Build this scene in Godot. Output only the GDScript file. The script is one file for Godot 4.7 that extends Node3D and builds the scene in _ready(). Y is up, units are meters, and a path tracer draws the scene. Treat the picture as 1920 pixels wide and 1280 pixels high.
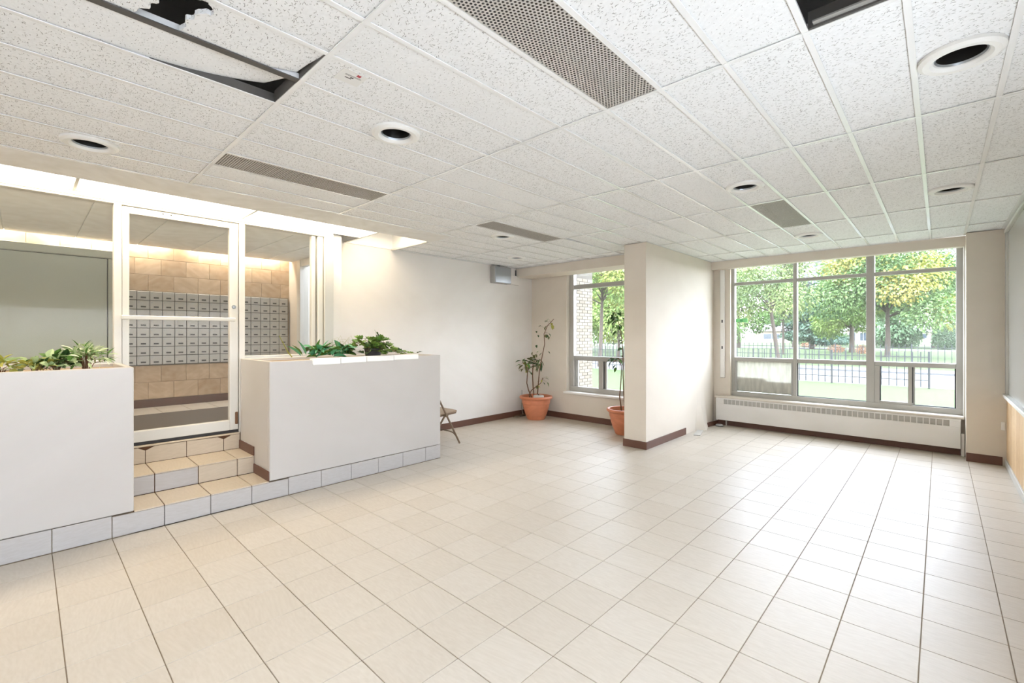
extends Node3D
# A tired apartment-building lobby: glazed vestibule with mailboxes on the left, planters, two windows, T-bar ceiling.
# Lengths are in feet-sized floor tiles (U metres): a = depth along the planters, b = to the right, h = up.

const U := 0.3048
const HC := 8.687          # ceiling
const KB := -2.033         # front of plinth and planters
const SB := -4.85          # plane of the glazed partition
const LW := -6.05          # left wall
const MW := -13.45         # mailbox wall
const RW := 14.0           # right wall
const HV := 1.58           # vestibule floor
const G0 := -0.6           # ground outside
const REAR := -14.0

const CAM_A := -0.3948
const CAM_B := 12.2202
const CAM_H := 4.8026
const YAW := 0.7534
const FOC := 855.27
const HORIZON := 627.5

var rng := RandomNumberGenerator.new()
var used := {}
var M := {}
var lib := {}

static func V(a: float, b: float, h: float) -> Vector3:
	return Vector3(b * U, h * U, -a * U)

# ------------------------------------------------------------------ mesh builder
class MB:
	var v := PackedVector3Array()
	var n := PackedVector3Array()
	var t := PackedVector2Array()
	var c := PackedColorArray()
	var o := Vector3.ZERO
	func tri(p0: Vector3, p1: Vector3, p2: Vector3, nn: Vector3) -> void:
		if (p2 - p0).cross(p1 - p0).dot(nn) < 0.0:
			var q := p1
			p1 = p2
			p2 = q
		v.append_array([p0 - o, p1 - o, p2 - o])
		n.append_array([nn, nn, nn])
	func trin(p: Array, q: Array) -> void:
		var s: Vector3 = q[0] + q[1] + q[2]
		var k := [0, 1, 2]
		if (p[2] - p[0]).cross(p[1] - p[0]).dot(s) < 0.0:
			k = [0, 2, 1]
		for i in k:
			v.append(p[i] - o)
			n.append(q[i])
	func quad(p0: Vector3, p1: Vector3, p2: Vector3, p3: Vector3, nn: Vector3) -> void:
		tri(p0, p1, p2, nn)
		tri(p0, p2, p3, nn)
	func quadn(p: Array, q: Array) -> void:
		trin([p[0], p[1], p[2]], [q[0], q[1], q[2]])
		trin([p[0], p[2], p[3]], [q[0], q[2], q[3]])
	func face(pts: Array) -> void:
		var nn: Vector3 = (pts[2] - pts[0]).cross(pts[1] - pts[0]).normalized()
		for i in range(1, pts.size() - 1):
			v.append_array([pts[0] - o, pts[i] - o, pts[i + 1] - o])
			n.append_array([nn, nn, nn])
	# box by ranges in tile units, chamfered by ch metres
	func box(a0: float, a1: float, b0: float, b1: float, h0: float, h1: float, ch := 0.0) -> void:
		var lo := Vector3(minf(b0, b1) * U, minf(h0, h1) * U, -maxf(a0, a1) * U)
		var hi := Vector3(maxf(b0, b1) * U, maxf(h0, h1) * U, -minf(a0, a1) * U)
		cbox((lo + hi) / 2.0, (hi - lo) / 2.0, ch)
	func cbox(m: Vector3, e: Vector3, ch := 0.0, bs := Basis.IDENTITY) -> void:
		ch = minf(ch, minf(e.x, minf(e.y, e.z)) * 0.8)
		var P := func(ax: int, s: Vector3) -> Vector3:
			var q := Vector3(s.x * (e.x - ch), s.y * (e.y - ch), s.z * (e.z - ch))
			q[ax] = s[ax] * e[ax]
			return m + bs * q
		for ax in 3:
			var i := (ax + 1) % 3
			var j := (ax + 2) % 3
			for s in [-1.0, 1.0]:
				var nn := Vector3.ZERO
				nn[ax] = s
				var pts := []
				for ij in [[-1, -1], [1, -1], [1, 1], [-1, 1]]:
					var q := Vector3.ZERO
					q[ax] = s
					q[i] = ij[0]
					q[j] = ij[1]
					pts.append(P.call(ax, q))
				quad(pts[0], pts[1], pts[2], pts[3], bs * nn)
		if ch <= 0.0:
			return
		for ax in 3:
			var i := (ax + 1) % 3
			var j := (ax + 2) % 3
			for si in [-1.0, 1.0]:
				for sj in [-1.0, 1.0]:
					var q0 := Vector3.ZERO
					q0[ax] = -1
					q0[i] = si
					q0[j] = sj
					var q1 := q0
					q1[ax] = 1
					var nn := Vector3.ZERO
					nn[i] = si
					nn[j] = sj
					quad(P.call(i, q0), P.call(i, q1), P.call(j, q1), P.call(j, q0), bs * nn.normalized())
		for sx in [-1.0, 1.0]:
			for sy in [-1.0, 1.0]:
				for sz in [-1.0, 1.0]:
					var q := Vector3(sx, sy, sz)
					tri(P.call(0, q), P.call(1, q), P.call(2, q), bs * q.normalized())
	# profile: array of Vector2(radius, height) in metres round a vertical axis at ctr
	func lathe(prof: Array, ctr: Vector3, seg := 28, bs := Basis.IDENTITY) -> void:
		for k in prof.size() - 1:
			var p: Vector2 = prof[k]
			var q: Vector2 = prof[k + 1]
			var d := (q - p).normalized()
			var nr := Vector2(d.y, -d.x)
			for s in seg:
				var t0 := TAU * s / seg
				var t1 := TAU * (s + 1) / seg
				var e0 := Vector3(cos(t0), 0, sin(t0))
				var e1 := Vector3(cos(t1), 0, sin(t1))
				var up := Vector3.UP
				var n0: Vector3 = bs * (e0 * nr.x + up * nr.y)
				var n1: Vector3 = bs * (e1 * nr.x + up * nr.y)
				quadn([ctr + bs * (e0 * p.x + up * p.y), ctr + bs * (e1 * p.x + up * p.y), ctr + bs * (e1 * q.x + up * q.y), ctr + bs * (e0 * q.x + up * q.y)], [n0, n1, n1, n0])
	func tube(pts: Array, rad: Array, seg := 8) -> void:
		var prev := []
		var prevn := []
		var side := Vector3.RIGHT
		for k in pts.size():
			var d: Vector3
			if k == 0:
				d = pts[1] - pts[0]
			elif k == pts.size() - 1:
				d = pts[k] - pts[k - 1]
			else:
				d = pts[k + 1] - pts[k - 1]
			d = d.normalized()
			if absf(side.dot(d)) > 0.9:
				side = Vector3.UP if absf(d.y) < 0.9 else Vector3.BACK
			side = (side - d * side.dot(d)).normalized()
			var w := d.cross(side)
			var ring := []
			var ringn := []
			for s in seg:
				var th := TAU * s / seg
				var e := side * cos(th) + w * sin(th)
				ring.append(pts[k] + e * rad[k])
				ringn.append(e)
			if k > 0:
				for s in seg:
					var s2 := (s + 1) % seg
					quadn([prev[s], prev[s2], ring[s2], ring[s]], [prevn[s], prevn[s2], ringn[s2], ringn[s]])
			if k == 0 or k == pts.size() - 1:
				var f := -d if k == 0 else d
				for s in range(1, seg - 1):
					tri(ring[0], ring[s], ring[s + 1], f)
			prev = ring
			prevn = ringn
	func mesh(m: Material) -> ArrayMesh:
		var arr := []
		arr.resize(Mesh.ARRAY_MAX)
		arr[Mesh.ARRAY_VERTEX] = v
		arr[Mesh.ARRAY_NORMAL] = n
		if t.size() == v.size():
			arr[Mesh.ARRAY_TEX_UV] = t
		if c.size() == v.size():
			arr[Mesh.ARRAY_COLOR] = c
		var am := ArrayMesh.new()
		am.add_surface_from_arrays(Mesh.PRIMITIVE_TRIANGLES, arr)
		am.surface_set_material(0, m)
		return am

# ------------------------------------------------------------------ nodes
func numbered(called: String) -> String:
	if not used.has(called):
		used[called] = 0
		return called
	used[called] += 1
	return "%s_%03d" % [called, used[called]]

func tag(o: Node3D, label: String, category := "", group := "", kind := "") -> Node3D:
	if label:
		o.set_meta("label", label)
	if category:
		o.set_meta("category", category)
	if group:
		o.set_meta("group", group)
	if kind:
		o.set_meta("kind", kind)
	return o

func node(called: String, at: Vector3) -> Node3D:
	var o := Node3D.new()
	o.name = numbered(called)
	o.position = at
	add_child(o, true)
	return o

func thing(called: String, at: Vector3, label: String, category: String, group := "") -> Node3D:
	return tag(node(called, at), label, category, group)

func structure(called: String, at: Vector3, label: String) -> Node3D:
	return tag(node(called, at), label, "", "", "structure")

# commit builder as a mesh under parent (world coordinates in the builder; parent origin given by mb.o)
func put(called: String, mb: MB, m: Material, parent: Node3D) -> MeshInstance3D:
	var o := MeshInstance3D.new()
	o.name = called
	o.mesh = mb.mesh(m)
	parent.add_child(o, true)
	return o

func inst(called: String, me: Mesh, parent: Node3D, tr: Transform3D) -> MeshInstance3D:
	var o := MeshInstance3D.new()
	o.name = called
	o.mesh = me
	o.transform = tr
	parent.add_child(o, true)
	return o

func mbo(p: Node3D) -> MB:
	var m := MB.new()
	m.o = p.position
	return m

func part(called: String, m: Material, parent: Node3D, r: Array, ch := 0.002) -> MeshInstance3D:
	var b := mbo(parent)
	b.box(r[0], r[1], r[2], r[3], r[4], r[5], ch)
	return put(called, b, m, parent)

# a structure that is one box
func wallbox(called: String, m: Material, r: Array, label: String, ch := 0.0) -> MeshInstance3D:
	var o := MeshInstance3D.new()
	o.name = numbered(called)
	var b := MB.new()
	var ctr := V((r[0] + r[1]) / 2.0, (r[2] + r[3]) / 2.0, r[4])
	b.o = ctr
	b.box(r[0], r[1], r[2], r[3], r[4], r[5], ch)
	o.mesh = b.mesh(m)
	o.position = ctr
	add_child(o, true)
	tag(o, label, "", "", "structure")
	return o

# a pixel of the photograph to a point at height h
func at_px(x: float, y: float, h: float) -> Vector2:
	var u := (x - 960.0) / FOC
	var w := (y - HORIZON) / FOC
	var k := (CAM_H - h) / w
	return Vector2(CAM_A + (cos(YAW) + u * sin(YAW)) * k, CAM_B + (-sin(YAW) + u * cos(YAW)) * k)

func at_depth(x: float, d: float) -> Vector2:
	var u := (x - 960.0) / FOC
	return Vector2(CAM_A + (cos(YAW) + u * sin(YAW)) * d, CAM_B + (-sin(YAW) + u * cos(YAW)) * d)

# ------------------------------------------------------------------ materials
func mat(key: String, col: Color, rough := 0.8, metal := 0.0, spec := 0.5) -> StandardMaterial3D:
	var m := StandardMaterial3D.new()
	m.resource_name = key
	m.albedo_color = col
	m.roughness = rough
	m.metallic = metal
	m.metallic_specular = spec
	M[key] = m
	return m

func tri_tex(m: StandardMaterial3D, tex: Texture2D, per_m: float) -> StandardMaterial3D:
	m.albedo_texture = tex
	m.uv1_triplanar = true
	m.uv1_world_triplanar = true
	m.uv1_triplanar_sharpness = 8.0
	m.uv1_scale = Vector3.ONE * per_m
	return m

func noise_img(size: int, freq: float, octaves: int, lo: Color, hi: Color, sd: int, stretch := Vector2.ONE) -> Image:
	var f := FastNoiseLite.new()
	f.seed = sd
	f.frequency = 1.0
	f.noise_type = FastNoiseLite.TYPE_SIMPLEX_SMOOTH
	f.fractal_octaves = octaves
	var im := Image.create(size, size, false, Image.FORMAT_RGB8)
	for y in size:
		for x in size:
			# wrap round a torus so that the pattern repeats without a seam
			var ax := TAU * x / size
			var ay := TAU * y / size
			var k := freq / TAU
			var s := f.get_noise_3d(cos(ax) * k * stretch.x + 5.0, sin(ax) * k * stretch.x + cos(ay) * k * stretch.y * 1.37, sin(ay) * k * stretch.y * 1.37)
			im.set_pixel(x, y, lo.lerp(hi, clampf(s * 0.8 + 0.5, 0.0, 1.0)))
	return im

func tex(im: Image) -> ImageTexture:
	return ImageTexture.create_from_image(im)

func stroke(im: Image, x: float, y: float, ang: float, ln: float, w: float, col: Color) -> void:
	var sz := im.get_width()
	var bend := rng.randf_range(-0.05, 0.05)
	var steps := int(ln)
	for s in steps:
		var ww := w * (0.5 + 0.5 * sin(PI * (s + 0.5) / steps))
		for k in range(-2, 3):
			if absf(k) <= ww:
				var px := int(x - sin(ang) * k)
				var py := int(y + cos(ang) * k)
				im.set_pixel(posmod(px, sz), posmod(py, sz), col)
		x += cos(ang)
		y += sin(ang)
		ang += bend

func make_materials() -> void:
	# fissured mineral-fibre ceiling tile, two grades
	for grade in 2:
		var im := noise_img(1024, 26.0, 2, Color(0.935, 0.937, 0.937), Color(0.96, 0.962, 0.962), 11 + grade)
		var n_f := 1500 if grade == 0 else 900
		for i in n_f:
			stroke(im, rng.randf() * 1024, rng.randf() * 1024, rng.randf_range(-0.7, 0.9) if rng.randf() < 0.75 else rng.randf() * TAU, rng.randf_range(7, 24) if grade == 0 else rng.randf_range(5, 13), rng.randf_range(0.7, 2.0), Color(0.6, 0.59, 0.57).lerp(Color(0.42, 0.41, 0.4), rng.randf()))
		for i in 3200 if grade == 0 else 7000:
			var x := rng.randi() % 1024
			var y := rng.randi() % 1024
			im.set_pixel(x, y, Color(0.75, 0.745, 0.735))
			if rng.randf() < 0.4:
				im.set_pixel((x + 1) % 1024, y, Color(0.79, 0.785, 0.775))
		tri_tex(mat("ceiling_tile" if grade == 0 else "ceiling_tile_worn", Color.WHITE, 0.95, 0.0, 0.25), tex(im), 1.0 / 0.62)
	mat("tee", Color(0.95, 0.95, 0.945), 0.22, 0.0, 0.5)
	mat("tee_dark", Color(0.36, 0.35, 0.34), 0.55, 0.2)
	mat("soffit", Color(0.94, 0.938, 0.932), 0.8)
	tri_tex(M.soffit, tex(noise_img(256, 9.0, 4, Color(0.95, 0.945, 0.935), Color(1, 1, 1), 5)), 0.55)
	mat("plenum", Color(0.63, 0.62, 0.6), 0.95)
	# floor tile: cream ceramic, three tones
	var fi := noise_img(512, 16.0, 4, Color(0.962, 0.955, 0.945), Color(1, 1, 1), 21, Vector2(1.0, 3.0))
	var ft := tex(fi)
	var tones := [Color(0.79, 0.75, 0.693), Color(0.797, 0.759, 0.705), Color(0.784, 0.743, 0.685)]
	for i in 3:
		tri_tex(mat("floor_tile%d" % i, tones[i], 0.42, 0.0, 0.42), ft, 0.9)
	mat("grout", Color(0.56, 0.5, 0.42), 0.9)
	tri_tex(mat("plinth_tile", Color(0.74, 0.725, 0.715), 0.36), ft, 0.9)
	tri_tex(mat("step_tile", Color(0.8, 0.745, 0.665), 0.36), ft, 0.9)
	mat("mortar", Color(0.36, 0.25, 0.17), 0.95)
	# painted walls
	var wi := tex(noise_img(512, 7.0, 4, Color(0.982, 0.979, 0.975), Color(1, 1, 1), 31))
	tri_tex(mat("wall", Color(0.92, 0.905, 0.885), 0.62, 0.0, 0.4), wi, 0.3)
	tri_tex(mat("wall_tan", Color(0.88, 0.842, 0.79), 0.62, 0.0, 0.4), wi, 0.3)
	tri_tex(mat("planter", Color(0.77, 0.75, 0.73), 0.34, 0.0, 0.5), wi, 0.25)
	mat("vinyl_base", Color(0.4, 0.275, 0.225), 0.5)
	mat("alu", Color(0.83, 0.825, 0.8), 0.42, 0.35)
	mat("alu_window", Color(0.7, 0.69, 0.665), 0.42, 0.2)
	mat("alu_white", Color(0.85, 0.842, 0.815), 0.42, 0.0)
	mat("alu_grey", Color(0.68, 0.675, 0.66), 0.45, 0.25)
	mat("steel", Color(0.66, 0.68, 0.7), 0.32, 0.75)
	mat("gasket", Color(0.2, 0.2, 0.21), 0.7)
	var g := mat("glass", Color(0.86, 0.9, 0.88, 0.03), 0.02, 0.0, 0.13)
	g.transparency = BaseMaterial3D.TRANSPARENCY_ALPHA
	var gw := mat("glass_dirt_glare", Color(0.93, 0.95, 0.95, 0.032), 0.03)  # whitish tint: dirt on the glass plus outdoor glare put into the colour
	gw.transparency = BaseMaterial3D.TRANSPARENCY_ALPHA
	var gd := mat("frosted", Color(0.86, 0.86, 0.84), 0.5)
	gd.albedo_texture = tex(dirt_image())
	gd.backlight_enabled = true
	gd.backlight = Color(0.62, 0.62, 0.6)
	mat("board_brown", Color(0.42, 0.345, 0.25), 0.9)
	mat("board_grey", Color(0.66, 0.65, 0.61), 0.9)
	mat("grey_panel", Color(0.735, 0.735, 0.725), 0.14, 0.0, 0.5)
	mat("green_panel", Color(0.74, 0.755, 0.69), 0.42, 0.0, 0.5)
	# pine boards
	for i in 3:
		tri_tex(mat("pine%d" % i, [Color(0.9, 0.78, 0.62), Color(0.87, 0.74, 0.575), Color(0.92, 0.81, 0.66)][i], 0.5), tex(noise_img(256, 10.0, 4, Color(0.84, 0.8, 0.74), Color(1, 1, 1), 41 + i, Vector2(9.0, 0.6))), 1.4)
	# glazed wall tile
	for i in 3:
		tri_tex(mat("wall_tile%d" % i, [Color(0.82, 0.725, 0.61), Color(0.84, 0.75, 0.64), Color(0.795, 0.7, 0.585)][i], 0.4), tex(noise_img(256, 8.0, 4, Color(0.9, 0.87, 0.83), Color(1, 1, 1), 51 + i)), 1.0)
	mat("mailbox", Color(0.74, 0.725, 0.7), 0.42, 0.1)
	mat("mailbox_body", Color(0.4, 0.385, 0.365), 0.6, 0.2)
	mat("name_plate", Color(0.3, 0.285, 0.27), 0.6)
	tri_tex(mat("mat_brown", Color(0.42, 0.37, 0.32), 0.98), tex(noise_img(256, 60.0, 2, Color(0.75, 0.74, 0.72), Color(1, 1, 1), 61)), 3.0)
	mat("can", Color(0.045, 0.043, 0.04), 0.5)
	mat("ring", Color(0.94, 0.935, 0.92), 0.4)
	mat("perforated", Color(0.76, 0.745, 0.715), 0.55)
	mat("tray", Color(0.45, 0.44, 0.43), 0.8)
	var lens := mat("lit_lens", Color(0.95, 0.95, 0.93), 0.5)
	lens.emission_enabled = true
	lens.emission = Color(1.0, 0.975, 0.93)
	lens.emission_energy_multiplier = 1.0
	mat("white_box", Color(0.95, 0.945, 0.93), 0.6)
	mat("terracotta", Color(0.82, 0.52, 0.38), 0.48)
	tri_tex(M.terracotta, tex(noise_img(256, 6.0, 3, Color(0.93, 0.92, 0.91), Color(1, 1, 1), 71)), 1.5)
	tri_tex(mat("soil", Color(0.33, 0.25, 0.19), 1.0), tex(noise_img(256, 40.0, 3, Color(0.5, 0.48, 0.45), Color(1, 1, 1), 73)), 2.0)
	tri_tex(mat("dry_soil", Color(0.72, 0.64, 0.53), 1.0), tex(noise_img(256, 40.0, 3, Color(0.7, 0.68, 0.65), Color(1, 1, 1), 74)), 2.0)
	mat("twig", Color(0.43, 0.31, 0.22), 0.85)
	for l in [["leaf_green", Color(0.3, 0.45, 0.17)], ["leaf_dark", Color(0.15, 0.27, 0.11)], ["leaf_ivy", Color(0.42, 0.54, 0.24)], ["leaf_pale", Color(0.66, 0.73, 0.53)], ["leaf_yellow", Color(0.63, 0.62, 0.28)], ["leaf_teal", Color(0.32, 0.58, 0.42)], ["leaf_olive", Color(0.36, 0.37, 0.21)], ["leaf_cream", Color(0.84, 0.87, 0.74)]]:
		var lm := mat(l[0], l[1], 0.5)
		lm.backlight_enabled = true
		lm.backlight = l[1] * 0.5
	mat("chair_brown", Color(0.5, 0.42, 0.34), 0.42, 0.3)
	mat("chair_vinyl", Color(0.62, 0.54, 0.45), 0.5)
	mat("conduit_white", Color(0.94, 0.93, 0.91), 0.45)
	mat("paper", Color(0.92, 0.915, 0.9), 0.8)
	mat("red_print", Color(0.68, 0.27, 0.29), 0.8)
	mat("ink", Color(0.3, 0.28, 0.28), 0.8)
	mat("sticker_green", Color(0.55, 0.88, 0.58), 0.5)
	mat("sticker_dark", Color(0.3, 0.62, 0.36), 0.5)
	# outdoors
	tri_tex(mat("lawn", Color(0.3, 0.35, 0.235), 1.0, 0.0, 0.2), tex(noise_img(512, 40.0, 4, Color(0.72, 0.74, 0.66), Color(1, 1, 1), 81)), 0.25)
	tri_tex(mat("pavement", Color(0.36, 0.36, 0.37), 0.95), tex(noise_img(256, 20.0, 4, Color(0.88, 0.88, 0.87), Color(1, 1, 1), 82)), 0.3)
	mat("concrete", Color(0.74, 0.735, 0.72), 0.95)  # tone kept pale to reflect daylight up through the ribbon window
	mat("kerb", Color(0.31, 0.31, 0.31), 0.95)
	mat("iron", Color(0.16, 0.17, 0.175), 0.6, 0.3)
	tri_tex(mat("bark", Color(0.36, 0.32, 0.29), 1.0), tex(noise_img(256, 22.0, 4, Color(0.6, 0.58, 0.55), Color(1, 1, 1), 83, Vector2(3.0, 0.7))), 1.2)
	for i in 3:
		mat("brick%d" % i, [Color(0.47, 0.435, 0.385), Color(0.44, 0.405, 0.355), Color(0.5, 0.47, 0.42)][i], 0.9)
	mat("brick_joint", Color(0.35, 0.33, 0.3), 1.0)
	mat("render_white", Color(0.62, 0.62, 0.62), 0.9)
	mat("roof_pale", Color(0.6, 0.595, 0.59), 0.9)
	mat("house_wall", Color(0.52, 0.48, 0.43), 0.95)
	mat("house_window", Color(0.2, 0.235, 0.27), 0.15)
	var foliage := mat("foliage", Color.WHITE, 0.6, 0.0, 0.35)
	foliage.vertex_color_use_as_albedo = true
	foliage.backlight_enabled = true
	foliage.backlight = Color(0.4, 0.45, 0.3)

# streaky dried condensation on the frosted lower pane
func dirt_image() -> Image:
	var f := FastNoiseLite.new()
	f.seed = 9
	f.frequency = 0.03
	f.fractal_octaves = 4
	var im := Image.create(256, 128, false, Image.FORMAT_RGB8)
	for y in 128:
		for x in 256:
			var s := f.get_noise_2d(x * 1.5, y * 0.35) * 0.5 + 0.5
			var k := 0.8 + s * 0.2
			im.set_pixel(x, y, Color(k, k * 0.99, k * 0.96))
	return im

# ------------------------------------------------------------------ build
func _ready() -> void:
	rng.seed = 20240607
	# --- camera
	var cam := Camera3D.new()
	cam.name = "camera"
	cam.projection = Camera3D.PROJECTION_FRUSTUM
	cam.near = 0.05
	cam.far = 600.0
	cam.size = 2.0 * cam.near * 640.0 / FOC
	cam.frustum_offset = Vector2(0.0, cam.near * (HORIZON - 640.0) / FOC)
	cam.position = V(CAM_A, CAM_B, CAM_H)
	cam.rotation.y = YAW
	add_child(cam)
	cam.current = true
	# --- sky: bright even overcast
	var env := Environment.new()
	env.background_mode = Environment.BG_SKY
	var sm := ProceduralSkyMaterial.new()
	sm.sky_top_color = Color(0.86, 0.91, 0.98)
	sm.sky_horizon_color = Color(0.95, 0.965, 0.985)
	sm.ground_bottom_color = Color(0.55, 0.56, 0.53)
	sm.ground_horizon_color = Color(0.8, 0.81, 0.8)
	sm.sky_energy_multiplier = SKY
	sm.ground_energy_multiplier = SKY * 0.5
	var sky := Sky.new()
	sky.sky_material = sm
	env.sky = sky
	env.tonemap_mode = Environment.TONE_MAPPER_LINEAR
	env.tonemap_exposure = EXPOSURE
	env.sdfgi_enabled = true
	env.ssao_enabled = true
	env.ssil_enabled = true
	var we := WorldEnvironment.new()
	we.name = "world_environment"
	we.environment = env
	add_child(we)

	make_materials()
	make_leaf_meshes()
	build_shell()
	build_floor()
	build_ceiling()
	build_steps()
	build_vestibule()
	build_partition()
	build_cove()
	build_windows()
	build_right_wall()
	build_planters()
	build_pots()
	build_small_things()
	build_outdoors()

const SKY := 2.3
const EXPOSURE := 3.1
const COVE := 0.52
const SLOT := 0.4

func area_light(called: String, at: Vector3, size: Vector2, energy: float, col: Color, parent: Node3D, basis_ := Basis.IDENTITY) -> void:
	var l := AreaLight3D.new()
	l.name = called
	l.area_size = size
	l.area_normalize_energy = true
	l.light_energy = energy
	l.light_color = col
	l.area_range = 30.0
	l.area_attenuation = 2.0
	l.shadow_enabled = true
	parent.add_child(l, true)
	l.transform = Transform3D(basis_, at)

# ------------------------------------------------------------------ walls
func build_shell() -> void:
	var T := HC + 4.0
	# left wall beyond the partition
	wallbox("wall_left", M.wall, [7.66, 21.6, LW - 0.6, LW, -0.4, T], "cream painted wall running behind the folding chair")
	# return from partition end to the wall
	wallbox("wall_return", M.wall, [7.66, 8.1, LW, SB - 0.1, -0.4, HC], "short cream wall return at the end of the glazed partition")
	# back wall with the small window: opening b -3.3 .. 2.24, h 1.6 .. HC
	var A0 := 20.85
	var A1 := 21.6
	wallbox("wall_back", M.wall_tan, [A0, A1, LW, -3.42, -0.4, T], "beige wall between the corner and the narrow window")
	wallbox("wall_back", M.wall_tan, [A0, A1, -3.42, 2.24, -0.4, 1.5], "beige wall below the narrow window")
	wallbox("wall_back", M.wall_tan, [A0, A1, -3.42, 2.24, HC, T], "wall above the ceiling over the narrow window")
	wallbox("trim_beam", M.wall_tan, [19.45, 20.85, LW, 2.24, 8.2, HC], "beige dropped beam above the narrow window", 0.003)
	# stub wall between the two windows
	wallbox("wall_stub", M.wall_tan, [17.35, 25.9, 2.24, 3.26, -0.4, HC], "free end of the cream wall standing between the two windows", 0.003)
	wallbox("wall_stub_top", M.wall, [17.35, 25.9, 2.24, 3.26, HC + 0.02, T], "wall between the windows above the ceiling")
	# big window wall
	wallbox("wall_window", M.wall_tan, [25.2, 25.9, 3.26, 4.1, -0.4, T], "narrow beige wall beside the wide window")
	wallbox("wall_window", M.wall_tan, [25.2, 25.9, 4.1, 12.95, -0.4, 1.5], "beige wall below the wide window behind the heater")
	wallbox("wall_window", M.wall_tan, [25.2, 25.9, 4.1, 12.95, HC - 0.1, T], "wall above the wide window")
	wallbox("trim_beam", M.wall_tan, [24.78, 25.2, 3.26, 12.95, 8.28, HC], "beige dropped beam above the wide window", 0.003)
	wallbox("column_right", M.wall_tan, [24.15, 25.9, 12.95, RW + 0.6, -0.4, HC], "tan square column between the wide window and the wood wall", 0.003)
	# right wall core, rear and left walls behind the camera
	wallbox("wall_right", M.wall, [19.16, 24.15, RW + 0.12, RW + 0.7, -0.4, T], "core of the right-hand wall behind its grey panes")
	wallbox("wall_right", M.wall, [REAR, 19.16, RW + 0.12, RW + 0.7, -0.4, 2.5], "core of the right-hand wall behind its pine boards")
	wallbox("wall_right", M.wall, [REAR, 19.16, RW + 0.12, RW + 0.7, HC - 0.1, T], "core of the right-hand wall above its windows")
	wallbox("ground_right_bounce", M.concrete, [-120.0, 21.6, RW + 0.7, 160, G0 - 0.5, G0 - 0.02], "unseen paved ground right of the lobby, made pale to bounce light inside")  # unseen ground, its pale colour set to bounce daylight onto the ceiling
	wallbox("wall_rear", M.wall, [REAR - 0.6, REAR, MW, RW + 0.7, -0.4, T], "cream rear wall of the lobby")
	wallbox("wall_left_rear", M.wall, [REAR, -6.2, SB - 0.6, SB, -0.4, HC], "cream left wall at the end of the glazed partition")
	# concrete slab over everything
	wallbox("roof_slab", M.plenum, [REAR - 0.6, 25.9, LW - 0.6, RW + 0.7, T, T + 0.6], "concrete slab above the suspended ceiling")
	wallbox("roof_slab", M.plenum, [REAR - 0.6, 13.2, MW - 0.6, LW - 0.6, T, T + 0.6], "concrete slab above the vestibule, extended unseen over the porch to dim it")  # porch end of the slab is added to hold back sky light
	# vinyl skirting
	var sk := [["baseboard_left", [8.1, 20.85, LW, LW + 0.04, 0.0, 0.32], "dark brown vinyl skirting along the cream left wall"],
		["baseboard_back", [20.81, 20.85, LW + 0.04, 2.24, 0.0, 0.32], "dark brown vinyl skirting under the narrow window"],
		["baseboard_stub", [17.31, 17.35, 2.2, 3.3, 0.0, 0.32], "brown vinyl skirting across the free wall end"],
		["baseboard_stub_side", [17.35, 21.4, 3.26, 3.3, 0.0, 0.32], "brown vinyl skirting along the wall end towards the heater"],
		["baseboard_stub_left", [17.35, 20.81, 2.2, 2.24, 0.0, 0.32], "brown vinyl skirting on the window side of the wall end"],
		["baseboard_column", [24.11, 24.15, 12.95, RW - 0.1, 0.0, 0.32], "brown vinyl skirting across the tan column"]]
	for s in sk:
		wallbox(s[0], M.vinyl_base, s[1], s[2], 0.002)

# ------------------------------------------------------------------ floor
func build_floor() -> void:
	var fl := structure("floor", V(6, 4, -0.03), "cream square ceramic tile floor with recessed grout")
	var b := mbo(fl)
	b.box(REAR, 25.9, LW - 0.3, RW + 0.3, -0.5, -0.012)
	put("grout_bed", b, M.grout, fl)
	var gap := 0.007
	var full := MB.new()
	full.box(gap, 1.0 - gap, gap, 1.0 - gap, -0.03, 0.0, 0.0012)
	var fullm := []
	for i in 3:
		fullm.append(full.mesh(M["floor_tile%d" % i]))
	var list := []
	for ia in range(int(REAR), 26):
		for ib in range(-7, 14):
			var a0 := float(ia)
			var a1 := a0 + 1.0
			var b0 := float(ib)
			var b1 := b0 + 1.0
			if ib < -2:
				a0 = maxf(a0, 10.71)
				a1 = minf(a1, 20.85)
				b0 = maxf(b0, LW)
			elif ib < 3:
				a1 = minf(a1, 20.85)
			else:
				a1 = minf(a1, 25.2)
			if a1 - a0 < 0.05 or b1 - b0 < 0.05:
				continue
			var ca := (a0 + a1) / 2.0 - CAM_A
			var cb := (b0 + b1) / 2.0 - CAM_B
			var d := ca * cos(YAW) - cb * sin(YAW)
			var r := ca * sin(YAW) + cb * cos(YAW)
			var seen := d > 0.8 and absf(r / d) < 1.2 and CAM_H / d < 0.85
			list.append([d if seen else 1e6 + absf(d), a0, a1, b0, b1])
	list.sort_custom(func(p, q): return p[0] < q[0])
	var rest := mbo(fl)
	var k := 0
	for e in list:
		if k < 300 and e[0] < 1e6:
			if absf(e[2] - e[1] - 1.0) < 0.001 and absf(e[4] - e[3] - 1.0) < 0.001:
				inst("floor_tile", fullm[rng.randi() % 3], fl, Transform3D(Basis.IDENTITY, V(e[1], e[3], 0) - fl.position))
			else:
				var p := mbo(fl)
				p.box(e[1] + gap, e[2] - gap, e[3] + gap, e[4] - gap, -0.03, 0.0, 0.0012)
				put("floor_tile", p, M["floor_tile%d" % (rng.randi() % 3)], fl)
			k += 1
		else:
			rest.box(e[1] + gap, e[2] - gap, e[3] + gap, e[4] - gap, -0.03, 0.0)
	var o := put("far_tiles", rest, M.floor_tile0, fl)
	o.set_meta("kind", "stuff")

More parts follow.
